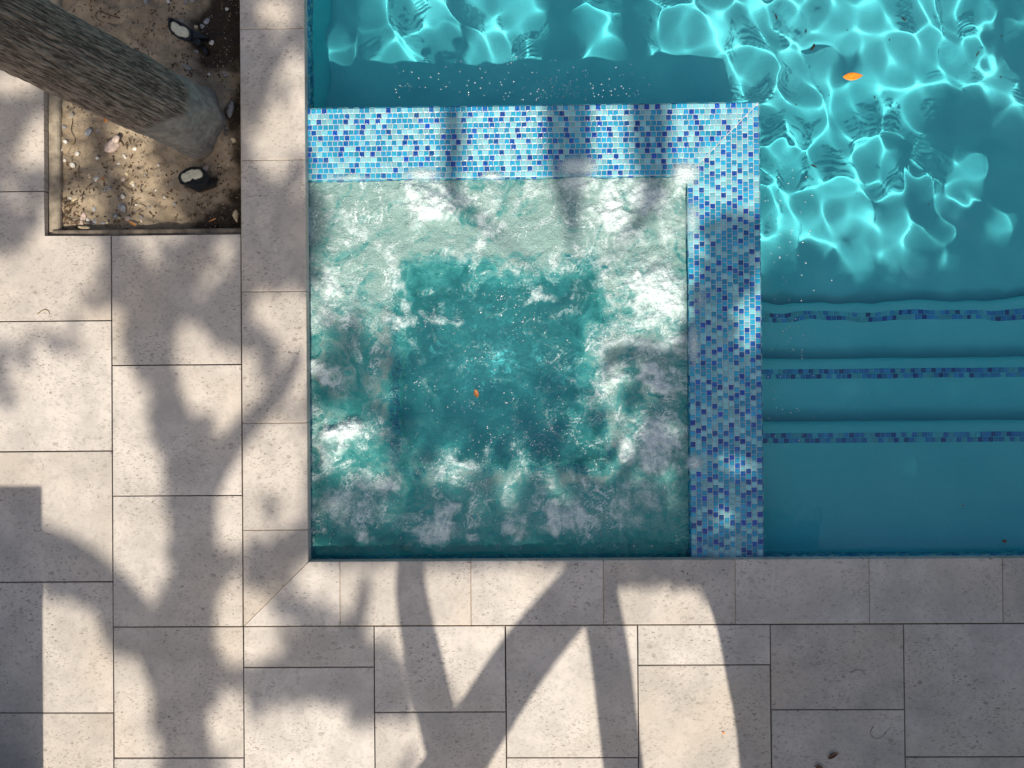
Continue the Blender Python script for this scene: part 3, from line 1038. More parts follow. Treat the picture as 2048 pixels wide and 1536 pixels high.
Zs = soil_z(X, Y)
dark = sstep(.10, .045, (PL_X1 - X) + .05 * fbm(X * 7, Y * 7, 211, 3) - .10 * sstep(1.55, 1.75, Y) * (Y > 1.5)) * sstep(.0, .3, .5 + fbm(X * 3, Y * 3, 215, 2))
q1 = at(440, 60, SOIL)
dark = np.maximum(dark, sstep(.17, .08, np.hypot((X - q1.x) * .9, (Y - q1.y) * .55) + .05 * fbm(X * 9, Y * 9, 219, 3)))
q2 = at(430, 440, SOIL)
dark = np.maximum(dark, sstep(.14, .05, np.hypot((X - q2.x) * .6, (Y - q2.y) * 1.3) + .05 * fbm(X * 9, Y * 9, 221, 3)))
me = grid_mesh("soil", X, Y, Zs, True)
attr(me, "umber", dark)  # darker brown soil tone along the coping edge and in two patches
k = N("sandy_soil")
P = k.pos()
a = k.noise(P, 7.0, 5.0, .65); b = k.noise(P, 90.0, 4.0, .7); c = k.noise(P, 320.0, 2.0, .6)
col = k.mix(k.ramp(a, .3, .7), C(.255, .195, .13), C(.42, .335, .23))
col = k.mix(k.math('MULTIPLY', k.ramp(b, .5, .75), .55), col, C(.18, .13, .085))
col = k.mix(k.math('MULTIPLY', k.ramp(c, .6, .8), .5), col, C(.50, .43, .33))
dm = k.n("Attribute", attribute_name="umber").outputs['Fac']
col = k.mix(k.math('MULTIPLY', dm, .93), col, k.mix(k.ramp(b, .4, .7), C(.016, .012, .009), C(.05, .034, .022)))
k.principled(col, .95, k.bump(k.math('ADD', b, k.math('MULTIPLY', c, .4)), .8, .008), **{'Specular IOR Level': .2})
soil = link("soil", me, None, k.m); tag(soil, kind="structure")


def zs(x, y): return float(soil_z(np.array([x]), np.array([y]))[0])


# ------------------------------------------------------------------ tree rising out of the planter
tree = empty("tree", TB)
tag(tree, "leaning grey-brown tree with furrowed bark rooted in the sandy planter", "tree")
spine = [(-1.572, 1.285, SOIL - .06), (-1.553, 1.277, SOIL + .03)] + [(-1.487 - .098 * z, 1.242 - .082 * z, z) for z in (.28, .66, 1.02, 1.38, 2.6, 4.2)]
rad_k = [.180, .158, .147, .135, .126, .119, .11, .08]
NP, NS = 360, 260
sp_ = smooth_path([tuple(s) + (r,) for s, r in zip(spine, rad_k)], NP)
# concentrate rings on the lower, visible trunk
t_ = np.linspace(0, 1, NP); zz_ = sp_[:, 2]
th = np.linspace(0, 2 * math.pi, NS, endpoint=False)
Pm = sp_[:, :3].copy(); Rm = sp_[:, 3]
for _ in range(60): Pm[1:-1] = .25 * Pm[:-2] + .5 * Pm[1:-1] + .25 * Pm[2:]
T = np.gradient(Pm, axis=0); T /= np.linalg.norm(T, axis=1)[:, None]
ax_ = np.cross(T, np.array([0.2, 1.0, 0.0])); ax_ /= np.linalg.norm(ax_, axis=1)[:, None]
bx_ = np.cross(T, ax_)
arc = np.concatenate([[0], np.cumsum(np.linalg.norm(np.diff(Pm, axis=0), axis=1))])
TH, AR = np.meshgrid(th, arc)
ct, st_ = np.cos(TH), np.sin(TH)
# bark: long wavering ridges, two scales (noise on the circle so the seam closes)
def ring(seed, around, along, warp=0.0):
    w = warp * perlin(AR * 6, TH * 2, seed + 3)
    u = TH / (2 * math.pi) * around + w
    a_ = perlin(u, AR * along, seed); b_ = perlin(u - around, AR * along, seed)
    m_ = TH / (2 * math.pi)
    return a_ * (1 - m_) + b_ * m_
ridge = np.abs(ring(301, 78, 5.0, .5)); ridge2 = np.abs(ring(311, 130, 12.0, .5)); pl_ = ring(321, 20, 4.0, .4)
barkmask = sstep(.55, .64, AR + .06 * np.sin(TH * 2 + 1.0) + .05 * perlin(TH * 2, AR * 6, 331))
disp = barkmask * (0.007 * sstep(0, .4, ridge) + .003 * sstep(0, .5, ridge2) + .005 * pl_ + .002)
flare = np.exp(-np.maximum(AR - .05, 0) / .13)
lobes = flare * (0.020 * np.cos(3 * TH + 0.4) + .018 * np.cos(5 * TH + 2.1) + .02 * perlin(TH * 1.6, AR * 5, 341))
smoothw = (1 - barkmask) * (.008 * perlin(TH * 2.5, AR * 9, 351) + .004 * perlin(TH * 7, AR * 16, 355))
RR = Rm[:, None] + disp + lobes + smoothw
PP = Pm[:, None, :] + (ax_[:, None, :] * ct[..., None] + bx_[:, None, :] * st_[..., None]) * RR[..., None]
vid = np.arange(NP * NS).reshape(NP, NS)
q = np.stack([vid[:-1], np.roll(vid[:-1], -1, 1), np.roll(vid[1:], -1, 1), vid[1:]], -1).reshape(-1, 4)
me = soup("trunk", PP.reshape(-1, 3), q, True)
va = me.attributes.new("grainco", 'FLOAT_VECTOR', 'POINT')
va.data.foreach_set("vector", np.stack([ct * .15, st_ * .15, AR * .11], -1).astype(np.float32).ravel())
attr(me, "bark", barkmask); attr(me, "ridge", sstep(0, .4, ridge) * .6 + sstep(0, .45, ridge2) * .4)
k = N("bark")
P = k.pos()
bk = k.n("Attribute", attribute_name="bark").outputs['Fac']; rg = k.n("Attribute", attribute_name="ridge").outputs['Fac']
a = k.noise(P, 6.0, 4.0, .6); b = k.noise(P, 70.0, 4.0, .7); c = k.noise(P, 16.0, 4.0, .65)
gco = k.n("Attribute", attribute_name="grainco").outputs['Vector']
st1 = k.noise(gco, 190.0, 4.0, .65); st2 = k.noise(gco, 260.0, 3.0, .6)
rg = k.math('ADD', k.math('MULTIPLY', rg, .55), k.math('MULTIPLY', k.ramp(st1, .36, .64), .5))
bark = k.mix(k.ramp(rg, .1, .9), C(.060, .046, .037), C(.31, .25, .20))
bark = k.mix(k.math('MULTIPLY', k.ramp(a, .4, .7), .45), bark, k.mix(k.ramp(rg, .1, .9), C(.06, .046, .038), C(.33, .265, .225)))
bark = k.mix(k.math('MULTIPLY', k.ramp(b, .55, .75), .4), bark, C(.33, .295, .27))
wood = k.mix(k.ramp(c, .3, .7), C(.15, .138, .122), C(.275, .255, .225))
wood = k.mix(k.math('MULTIPLY', k.ramp(b, .5, .8), .4), wood, C(.23, .215, .20))
hsoil = k.n("SeparateXYZ", {0: P}).outputs[2]
wood = k.mix(k.math('MULTIPLY', k.ramp(hsoil, -.0, -.07), k.ramp(c, .35, .6)), wood, C(.27, .215, .15))
k.principled(k.mix(bk, wood, bark), .9, k.bump(k.math('ADD', k.math('ADD', b, c), k.math('MULTIPLY', k.math('MULTIPLY', k.math('ADD', st1, st2), bk), 2.0)), .6, .006), **{'Specular IOR Level': .25})
o = link("trunk", me, None, k.m); world_child(o, tree)
M['bark'] = plain("limb_bark", (.115, .095, .08), .95, .35, 22, .8)


def leaf_mesh(name, cen, size, seed=1, tilt=.6):
    """many small pointed leaves, each two bent quads"""
    r = np.random.default_rng(seed)
    n = len(cen)
    L_ = np.asarray(size) * r.uniform(.75, 1.25, n); W_ = L_ * r.uniform(.38, .5, n)
    yaw = r.uniform(0, 2 * math.pi, n); pit = r.normal(0, tilt, n); rol = r.normal(0, tilt, n)
    base = np.array([[0, -.5, 0], [.38, -.15, .05], [.42, .12, .05], [0, .5, -.06], [-.42, .12, .05], [-.38, -.15, .05], [0, -.02, -.02]])
    v = base[None] * np.stack([W_, L_, L_], -1)[:, None, :]
    cx, sx = np.cos(pit)[:, None], np.sin(pit)[:, None]
    x, y, z = v[..., 0], v[..., 1], v[..., 2]
    y, z = y * cx - z * sx, y * sx + z * cx
    cr, sr = np.cos(rol)[:, None], np.sin(rol)[:, None]
    x, z = x * cr + z * sr, -x * sr + z * cr
    cw, sw = np.cos(yaw)[:, None], np.sin(yaw)[:, None]
    x, y = x * cw - y * sw, x * sw + y * cw
    v = np.stack([x, y, z], -1) + np.asarray(cen)[:, None]
    f = np.array([[0, 1, 2, 6], [6, 2, 3, 4], [0, 6, 4, 5]])
    F = (f[None] + (np.arange(n) * 7)[:, None, None]).reshape(-1, 4)
    return soup(name, v.reshape(-1, 3), F, False)


k = N("tree_leaf")
gi = k.n("NewGeometry").outputs['Random Per Island']
lc = k.mix(gi, C(.035, .075, .018), C(.085, .125, .03))
d1 = k.n("BsdfDiffuse", {'Color': lc}); t1 = k.n("BsdfTranslucent", {'Color': k.mix(.5, lc, C(.12, .17, .02))})
sm = k.n("MixShader", {0: .2, 1: d1.outputs[0], 2: t1.outputs[0]}); k.t.links.new(sm.outputs[0], k.out.inputs[0])
M['leaf'] = k.m
top = Pm[-1]
VV, FF = [], []
tips = []
for i in range(7):
    a = i * .9; e = Vector((top[0] + math.cos(a) * 1.5, top[1] + .9 + math.sin(a) * 1.3, top[2] + random.uniform(.9, 1.7)))
    s0 = Vector(top) - Vector((0, 0, .5 * (i % 3) * .3))
    mid_ = (s0 + e) / 2 + Vector((0, 0, .25))
    va, fa = tube([s0, mid_, e], [.05, .035, .012], 7)
    n0 = len(VV); VV += va; FF += [tuple(j + n0 for j in f) for f in fa]; tips.append(e); tips.append(mid_)
o = link("limb", mesh("limb", VV, FF, True), None, M['bark']); world_child(o, tree); o["kind"] = "stuff"
cen = []
for t in tips:
    for _ in range(170):
        cen.append((t.x + rng.normal(0, .42), t.y + rng.normal(0, .42), t.z + rng.normal(.1, .3)))
o = link("crown", leaf_mesh("crown", np.array(cen), .11, 3), None, M['leaf']); world_child(o, tree); o["kind"] = "stuff"

# ------------------------------------------------------------------ garden spotlights
M['black'] = plain("black_plastic", (.010, .0125, .014), .38, .25, 60, .15)
M['lens'] = plain("cream_lens", (.62, .58, .42), .35, .1, 60, .3)


def px_poly(pts, ox, oy, sc_, z):
    out = [at(ox + x / sc_, oy + y / sc_, z) for x, y in pts]
    p = [(v.x, v.y) for v in out]
    return p if area(p) > 0 else p[::-1]


def shaped(name, poly, levels, mat, parent, tiltf=None):
    """stack of scaled outlines: levels = [(scale, z)], closed on top"""
    n = len(poly); cx = sum(p[0] for p in poly) / n; cy_ = sum(p[1] for p in poly) / n
    V, F = [], []
    for s, z in levels:
        for x, y in poly:
            xx, yy = cx + (x - cx) * s, cy_ + (y - cy_) * s
            V.append((xx, yy, z + (tiltf(xx, yy) if tiltf else 0)))
    for l in range(len(levels) - 1):
        for i in range(n):
            j = (i + 1) % n
            F.append((l * n + i, l * n + j, (l + 1) * n + j, (l + 1) * n + i))
    F.append(tuple(range((len(levels) - 1) * n, len(levels) * n)))
    F.append(tuple(range(n))[::-1])
    o = link(name, mesh(name, V, F), None, mat); world_child(o, parent)
    return o


def dense(pts, n=3):
    P_ = pts + pts[:1]
    q = smooth_path(P_, len(pts) * n + 1)[:-1]
    return [tuple(p) for p in q]


def lens_dome(name, poly, z, h, mat, parent, tiltf=None):
    n = len(poly); cx = sum(p[0] for p in poly) / n; cy_ = sum(p[1] for p in poly) / n
    V, F = [], []
    lv = [(1, -.006), (1, .001), (.94, .004), (.8, .0055), (.55, .0062), (.3, .0064)]
    for s, dz in lv:
        for i, (x, y) in enumerate(poly):
            xx, yy = cx + (x - cx) * s, cy_ + (y - cy_) * s
            wob = h * float(perlin(np.array(xx * 75), np.array(yy * 75), 401)) if s < .95 else 0
            V.append((xx, yy, z + dz + wob + (tiltf(xx, yy) if tiltf else 0)))
    V.append((cx, cy_, z + .0065 + (tiltf(cx, cy_) if tiltf else 0)))
    for l in range(len(lv) - 1):
        for i in range(n):
            j = (i + 1) % n
            F.append((l * n + i, l * n + j, (l + 1) * n + j, (l + 1) * n + i))
    b_ = (len(lv) - 1) * n
    for i in range(n): F.append((b_ + i, b_ + (i + 1) % n, len(V) - 1))
    o = link(name, mesh(name, V, F, True), None, mat); world_child(o, parent)
    return o


def collar(name, outer, inner, z0, z1, mat, parent, tiltf=None):
    """raised rim between two outlines of equal length"""
    n = len(outer); V, F = [], []
    for poly, z in ((outer, z0), (outer, z1), (inner, z1), (inner, z1 - .010)):
        V += [(x, y, z + (tiltf(x, y) if tiltf else 0)) for x, y in poly]
    for l in range(3):
        for i in range(n):
            j = (i + 1) % n
            F.append((l * n + i, l * n + j, (l + 1) * n + j, (l + 1) * n + i))
    o = link(name, mesh(name, V, F), None, mat); world_child(o, parent)
    return o


def scale_poly(p, s):
    n = len(p); cx = sum(q[0] for q in p) / n; cy_ = sum(q[1] for q in p) / n
    return [(cx + (x - cx) * s, cy_ + (y - cy_) * s) for x, y in p]


zL = SOIL + .085
# first lamp, above the trunk's foot
sl = empty("spotlight", at(365, 66, SOIL)); tag(sl, "black garden spotlight on a stake near the dark damp soil", "spotlight", "garden spotlights in the planter")
hull = px_poly(dense([(285, 250), (380, 250), (560, 335), (720, 415), (880, 520), (930, 640), (930, 800), (880, 900), (700, 885), (520, 830), (370, 720), (270, 580), (250, 420)]), 320, 20, 15.36, zL)
sc0 = at(335, 40, 0); sc1 = at(385, 80, 0)
tf1 = lambda x, y: .22 * ((x - sc0.x) * .75 - (y - sc0.y) * .6) * -.5
shaped("housing", hull, [(.55, SOIL + .012), (.78, SOIL + .05), (.97, zL - .010), (1.0, zL - .004)], M['black'], sl, tf1)
inn = scale_poly(hull, .86)
collar("bezel", hull, inn, zL - .006, zL + .006, M['black'], sl, tf1)
lens = px_poly(dense([(305, 400), (370, 340), (460, 360), (560, 430), (610, 470), (680, 460), (800, 525), (865, 620), (870, 700), (820, 780), (720, 815), (660, 780), (610, 790), (540, 790), (440, 720), (410, 660), (360, 640), (300, 560), (310, 480)], 2), 320, 20, 15.36, zL)
lens_dome("lens", lens, zL - .003, .003, M['lens'], sl, tf1)
fin = px_poly([(870, 510), (1130, 620), (1440, 798), (1290, 800), (1100, 785), (900, 830)], 320, 20, 15.36, zL)
shaped("fin", fin, [(.92, SOIL + .03), (1, SOIL + .06), (.95, SOIL + .066)], M['black'], sl)
arm = px_poly([(930, 880), (1100, 840), (1280, 940), (1270, 1030), (1200, 1110), (920, 985)], 320, 20, 15.36, SOIL + .05)
shaped("bracket", arm, [(.9, SOIL + .01), (1, SOIL + .03), (1, SOIL + .052), (.9, SOIL + .058)], M['black'], sl)
stk = px_poly([(1180, 1080), (1290, 1040), (1440, 1190), (1490, 1300), (1430, 1400), (1310, 1260)], 320, 20, 15.36, SOIL + .02)
shaped("stake", stk, [(1, SOIL - .01), (1, SOIL + .022), (.8, SOIL + .03)], M['black'], sl)
# second lamp, towards the front kerb
sl = empty("spotlight", at(395, 358, SOIL)); tag(sl, "black garden spotlight with broad cream lens facing the sky below the trunk", "spotlight", "garden spotlights in the planter")
hull = px_poly(dense([(420, 905), (345, 700), (355, 560), (480, 420), (690, 285), (900, 238), (1130, 265), (1280, 380), (1390, 520), (1430, 690), (1350, 900), (1000, 960), (700, 960)]), 340, 320, 18.6, zL)
c0 = at(372, 350, 0)
tf2 = lambda x, y: .35 * ((y - c0.y) * -.35 + (x - c0.x) * -.15)
body = px_poly([(425, 905), (600, 700), (1200, 620), (1430, 640), (1560, 665), (1625, 770), (1640, 925), (1270, 1055), (985, 1165), (700, 1030)], 340, 320, 18.6, SOIL + .05)
shaped("housing", body, [(.85, SOIL + .0), (1, SOIL + .03), (1, SOIL + .055), (.92, SOIL + .064)], M['black'], sl)
shaped("lamp_body", hull, [(.7, SOIL + .02), (.9, SOIL + .055), (.99, zL - .010), (1.0, zL - .004)], M['black'], sl, tf2)
lens = px_poly(dense([(405, 600), (455, 500), (540, 480), (590, 425), (700, 370), (830, 318), (880, 350), (950, 330), (1070, 322), (1160, 400), (1205, 540), (1150, 630), (1040, 680), (920, 722), (870, 690), (815, 690), (780, 755), (660, 800), (560, 842), (450, 770), (410, 680)], 2), 340, 320, 18.6, zL)
inn2 = scale_poly(hull, .84)
collar("bezel", hull, inn2, zL - .006, zL + .006, M['black'], sl, tf2)
lens_dome("lens", lens, zL - .001, .003, M['lens'], sl, tf2)
pts = [at(428, 366, SOIL + .03), at(434, 360, SOIL + .018), at(432, 352, SOIL + .008), at(440, 345, SOIL - .01)]
a, b = tube(smooth_path(pts, 12), [.003] * 12, 6)
o = link("cable", mesh("cable", a, b, True), None, M['black']); world_child(o, sl)

# ------------------------------------------------------------------ stones, shells, twigs and leaves on the soil
STONE_COL = {'w': (.62, .58, .50), 'g': (.235, .23, .225), 'b': (.30, .30, .30), 'y': (.55, .44, .27), 'p': (.52, .40, .33), 'd': (.10, .09, .085), 'r': (.25, .09, .04)}
for kk_, c_ in STONE_COL.items(): M['s' + kk_] = plain("pebble_" + kk_, c_, .8, .3, 55, .4)


def stone_mesh(seed, flat=.6, jag=.22):
    bm = bmesh.new(); bmesh.ops.create_icosphere(bm, subdivisions=2, radius=1.0)
    r = random.Random(seed)
    ox = r.uniform(0, 50)
    cutd = [(Vector((r.gauss(0, 1), r.gauss(0, 1), r.gauss(0, .6))).normalized(), r.uniform(.45, .85)) for _ in range(8)]
    for v_ in bm.verts:
        n_ = float(perlin(np.array(v_.co.x * 1.3 + ox), np.array(v_.co.y * 1.3 + v_.co.z * 1.7 + ox), seed))
        v_.co *= 1 + jag * n_
        for dn, dd in cutd:
            e_ = v_.co.dot(dn) - dd
            if e_ > 0: v_.co -= dn * e_ * .85
        v_.co.z *= flat
    me_ = bpy.data.meshes.new("pebble"); bm.to_mesh(me_); bm.free()
    me_.polygons.foreach_set("use_smooth", [True] * len(me_.polygons))
    return me_


PROTO = [stone_mesh(s_, f_, j_) for s_, f_, j_ in ((1, .55, .3), (2, .7, .55), (3, .45, .5), (4, .8, .2), (5, .4, .6))]


def stone(name, px, py, w, h, ang, col, label, cat, group=None, z=None, proto=None):
    p = at(px, py, SOIL)
    me_ = (PROTO[proto if proto is not None else random.randrange(5)]).copy()
    o = link(name, me_, None, M['s' + col])
    s_ = .00232 * 1.02 / 2
    o.scale = (w * s_ * 1.1, h * s_ * 1.1, (w + h) / 2 * s_ * .75)
    o.rotation_euler = (random.uniform(-.2, .2), random.uniform(-.2, .2), R(ang))
    zz = zs(p.x, p.y) if z is None else z
    o.location = (p.x, p.y, zz + (w + h) / 2 * s_ * .12)
    tag(o, label, cat, group)
    return o


stone("stone", 178, 266, 19, 21, 20, 'b', "rounded blue-grey stone in shade left of the lit sand", "stone")
stone("stone", 230, 291, 40, 34, 10, 'p', "largest tan stone, half buried in the sunlit sand below the trunk", "stone", proto=0)
stone("stone", 240, 284, 17, 19, 30, 'p', "pinkish pitted stone resting on the large tan stone", "stone", z=zs(at(240, 284, SOIL).x, at(240, 284, SOIL).y) + .022)
stone("stone", 467, 226, 16, 42, 5, 'g', "tall speckled grey wedge of stone against the pool-side coping", "stone", proto=2)
stone("stone", 471, 283, 13, 13, 0, 'y', "round cream pebble by the pool-side coping below the grey wedge", "pebble", proto=3)
stone("stone", 470, 432, 17, 30, 20, 'y', "pale mossy stone in the dark corner by the front kerb", "stone")
stone("stone", 244, 417, 20, 22, 40, 'b', "angular grey stone near the front kerb with a twig leaning on it", "stone", proto=1)
stone("stone", 178, 459, 24, 9, -8, 'y', "flat yellow stone lying on the front kerb", "stone", z=-.032, proto=4)
stone("stone", 190, 358, 15, 11, 10, 'w', "white angular pebble beside a rust-coloured leaf scrap", "pebble")
stone("stone", 244, 357, 15, 10, 25, 'p', "pinkish oval pebble in the sunlit strip of sand", "pebble")
stone("stone", 414, 340, 14, 17, 30, 'p', "tan pebble tucked against the lower spotlight", "pebble")
stone("stone", 405, 52, 11, 12, 0, 'b', "pale lilac pebble beside the damp soil, smaller of a pair", "pebble")
stone("stone", 412, 42, 15, 16, 30, 'b', "pale lilac pebble beside the damp soil, larger of a pair", "pebble")
stone("stone", 425, 87, 11, 12, 50, 'w', "small white chip beyond the spotlight's stake", "pebble")
stone("stone", 105, 184, 15, 17, 0, 'w', "whitish pebble at the foot of the left kerb under the trunk", "pebble")
stone("stone", 453, 19, 9, 9, 0, 'w', "lone cream pebble on the dark damp soil", "pebble")
small = []
for (x, y, w, c) in ((337, 3, 13, 'w'), (372, 5, 12, 'g'), (385, 2, 10, 'b'), (294, 6, 12, 'g'), (108, 243, 9, 'g'), (133, 256, 11, 'g'), (120, 266, 10, 'g'), (148, 233, 9, 'g'), (136, 286, 11, 'w'), (123, 299, 13, 'w'), (133, 323, 9, 'w'),
                     (146, 329, 14, 'w'), (154, 307, 11, 'w'), (193, 261, 10, 'g'), (194, 315, 8, 'w'), (270, 299, 10, 'w'), (248, 312, 12, 'w'), (235, 326, 9, 'w'), (252, 347, 9, 'y'), (262, 366, 14, 'y'), (265, 370, 9, 'w'), (178, 352, 11, 'y'),
                     (213, 380, 12, 'b'), (223, 378, 10, 'g'), (244, 392, 11, 'w'), (234, 396, 8, 'g'), (143, 397, 11, 'w'), (150, 400, 9, 'y'), (166, 432, 17, 'p'), (174, 440, 13, 'w'), (163, 446, 12, 'p'), (188, 443, 13, 'b'), (187, 417, 11, 'b'),
                     (205, 446, 12, 'g'), (212, 445, 9, 'y'), (218, 441, 9, 'd'), (231, 432, 11, 'b'), (238, 436, 9, 'y'), (258, 437, 12, 'p'), (270, 409, 6, 'w'), (284, 443, 6, 'w'), (284, 434, 8, 'g'), (321, 333, 7, 'w'), (421, 152, 8, 'w'), (452, 152, 11, 'b'), (449, 146, 9, 'g'),
                     (380, 140, 12, 'g'), (371, 132, 10, 'b'), (396, 105, 12, 'g'), (392, 55, 9, 'y'), (353, 41, 10, 'g'), (364, 40, 9, 'b'), (460, 270, 14, 'd'), (453, 262, 12, 'd'), (456, 330, 7, 'w'), (462, 318, 8, 'g'), (440, 335, 6, 'w'), (300, 415, 7, 'g'), (330, 395, 6, 'w'), (352, 408, 7, 'g'), (310, 380, 6, 'w'), (290, 350, 6, 'g')):
    small.append((x, y, w, c))
ORD = ["leftmost", "second", "third", "fourth", "fifth", "sixth", "seventh", "eighth", "ninth", "tenth"]
CW = {'w': 'white', 'g': 'grey', 'b': 'pale grey', 'y': 'yellowish', 'p': 'pinkish', 'd': 'dark'}


def zone(x, y):
    if y < 70: return "above the trunk" if x < 400 else "by the upper spotlight"
    if x > 340: return "around the trunk's foot" if y < 290 else "near the lower spotlight"
    if x < 160: return "along the left kerb" if y < 340 else "in the left front corner"
    return "in the sand under the trunk" if y < 340 else "before the front kerb"


sets = {}
for s_ in small: sets.setdefault((s_[3], zone(s_[0], s_[1])), []).append(s_)
for (c, zn), lst in sets.items():
    lst.sort()
    for i, (x, y, w, _c) in enumerate(lst):
        if len(lst) == 1: lb = f"only small {CW[c]} pebble {zn}"
        else: lb = f"{ORD[i]} small {CW[c]} pebble" + (" from the left " if i else " ") + zn
        stone("pebble", x, y, w, w * random.uniform(.7, 1.1), random.uniform(0, 180), c, lb, "pebble", "small pebbles scattered over the planter sand")

M['twig'] = plain("twig", (.075, .05, .03), .9, .3, 40)
M['twig_g'] = plain("dry_stem", (.20, .14, .055), .9, .3, 40)


def twig(pts, r, mat, label, z=None, name="twig", cat="twig", group=None):
    P_ = []
    for (x, y, *h) in pts:
        p = at(x, y, SOIL if z is None else z); zz = (zs(p.x, p.y) if z is None else z) + (h[0] if h else .003)
        P_.append((p.x, p.y, zz))
    q = smooth_path(P_, 14)
    a, b = tube(q, list(np.linspace(r, r * .55, 14)), 5)
    o = link(name, mesh(name, a, b, True), None, mat); tag(o, label, cat, group)
    return o


twig([(241, 37), (215, 30), (200, 22), (190, 28), (194, 38), (206, 44)], .0022, M['twig'], "dark hooked twig on the shaded sand above the trunk")
twig([(216, 46), (226, 50), (235, 57)], .0022, M['twig'], "short dark twig below the hooked one")
twig([(168, 383), (167, 395), (166, 405)], .0022, M['twig'], "upright brown twig stub on the sand near the left kerb")
twig([(263, 394, .012), (260, 408), (256, 419)], .0022, M['twig'], "brown twig leaning on the angular grey stone")
twig([(262, 403), (272, 398), (280, 396)], .0028, M['twig_g'], "tan dry stem beside the leaning brown twig")
twig([(268, 404), (282, 408), (292, 413)], .002, M['twig'], "thin dark twig lying across the sand right of the tan stem")
twig([(124, 404), (127, 395), (130, 381)], .002, M['twig_g'], "thin dry stem beside the left kerb")
twig([(150, 225), (148, 245), (146, 262), (152, 280), (150, 292)], .0022, M['twig'], "long dark stem trailing over the sand left of the blue-grey stone")
twig([(158, 300), (150, 285), (143, 300), (138, 306)], .002, M['twig_g'], "forked dry stem over the white chips")
twig([(157, 330), (158, 345), (160, 355)], .002, M['twig'], "cluster stem of dry grass near the white pebble")
twig([(245, 370), (250, 374), (256, 381)], .0017, M['twig'], "tiny straight twig in the sunlit strip")
twig([(214, 283), (224, 278), (235, 278), (245, 284), (249, 293)], .0035, M['twig'], "curved root arching round the large tan stone")
twig([(392, 282), (402, 290), (410, 300)], .0022, M['twig'], "thin root creeping from the trunk's foot")
twig([(440, 262), (455, 260), (470, 258)], .002, M['twig'], "root fibre by the grey wedge of stone")

# deck and pool litter
def leaf_thing(name, c, L_, W_, ang, mat, label, cat="leaf", fold=.18, curl=.1, tilt=(0, 0), group=None):
    n = 9
    V, F = [], []
    for i in range(n):
        t = i / (n - 1); w = W_ * .5 * math.sin(math.pi * min(1, t * .96 + .02)) ** .75 * (1.06 - .25 * t)
        y = (t - .5) * L_; z = curl * L_ * ((t - .5) ** 2) * 2
        V += [(-w, y, z + fold * w), (-w * .5, y, z + fold * w * .35), (0, y, z), (w * .5, y, z + fold * w * .35), (w, y, z + fold * w)]
    for i in range(n - 1):
        for j in range(4):
            F.append((i * 5 + j, i * 5 + j + 1, i * 5 + j + 6, i * 5 + j + 5))
    a, b = tube([(0, L_ * .49, curl * L_ * .5), (0, L_ * .56, curl * L_ * .6)], [W_ * .03, W_ * .02], 5)
    i0 = len(V); V += a; F += [tuple(q + i0 for q in f) for f in b]
    bm = bmesh.new(); me_ = mesh(name, V, F, True)
    o = link(name, me_, None, mat)
    sol = o.modifiers.new("thickness", 'SOLIDIFY'); sol.thickness = .0006
    o.location = c; o.rotation_euler = (tilt[0], tilt[1], R(ang))
    tag(o, label, cat, group)
    bm.free()
    return o


def leafmat(name, c1, c2):
    k = N(name); tc = k.n("TexCoord").outputs['Object']
    n_ = k.noise(tc, 60.0, 4.0, .6); x_ = k.n("SeparateXYZ", {0: tc}).outputs[0]
    vein = k.math('SUBTRACT', 1.0, k.ramp(k.math('ABSOLUTE', x_), .0, .0022))
    col = k.mix(k.ramp(n_, .35, .65), c1, c2); col = k.mix(k.math('MULTIPLY', vein, .5), col, C(.75, .40, .12))
    k.principled(col, .45, k.bump(n_, .3, .002))
    return k.m


M['leaf_orange'] = leafmat("orange_leaf", C(.80, .22, .008), C(.88, .31, .02))
M['leaf_brown'] = leafmat("brown_leaf", C(.055, .022, .016), C(.11, .045, .03))
M['leaf_rust'] = leafmat("rust_leaf", C(.28, .09, .02), C(.42, .17, .04))
leaf_thing("leaf", at(1705, 153, WL + .013), .091, .040, -86, M['leaf_orange'], "bright orange leaf floating on the sunlit pool water", fold=.12, curl=.05)
leaf_thing("leaf", at(951, 786, SPA_WL + .012), .040, .026, 20, M['leaf_rust'], "crumpled orange leaf caught in the middle of the spa", fold=.8, curl=.5, tilt=(.3, .4))
leaf_thing("leaf", at(1665, 1510, .004), .055, .024, -62, M['leaf_brown'], "dark brown curled leaf on the shaded paving", fold=.5, curl=.25)
leaf_thing("leaf", at(1638, 1534, .004), .045, .020, -110, M['leaf_brown'], "dark brown leaf cut by the photo's lower edge", fold=.5, curl=.25)
leaf_thing("leaf", at(1447, 1466, .003), .013, .009, 30, M['leaf_orange'], "tiny orange petal on the sunlit paving", fold=.4)
leaf_thing("leaf", at(105, 196, SOIL + .03), .046, .018, 85, M['leaf_rust'], "tan dry leaf beside the left kerb under the trunk", fold=.3)
leaf_thing("leaf", at(206, 357, SOIL + .018), .022, .014, 80, M['leaf_rust'], "rust-coloured leaf scrap beside the white pebble", fold=.3)
leaf_thing("leaf", at(265, 447, SOIL + .022), .045, .012, 60, M['leaf_rust'], "narrow rust leaf against the front kerb", fold=.4)
leaf_thing("leaf", at(425, 440, SOIL + .02), .04, .010, 115, M['leaf_rust'], "narrow rust leaf on the dark soil by the front kerb", fold=.4)
leaf_thing("leaf", at(400, 320, SOIL + .035), .03, .011, -30, M['leaf_brown'], "brown leaf scrap above the lower spotlight", fold=.4)
leaf_thing("leaf", at(212, 240, SOIL + .03), .026, .02, 10, M['leaf_rust'], "small rust leaf against the trunk's lower edge", fold=.5)
leaf_thing("leaf", at(2008, 1082, WL + .006), .024, .016, 80, M['leaf_brown'], "small dark scrap floating near the front coping", fold=.6)
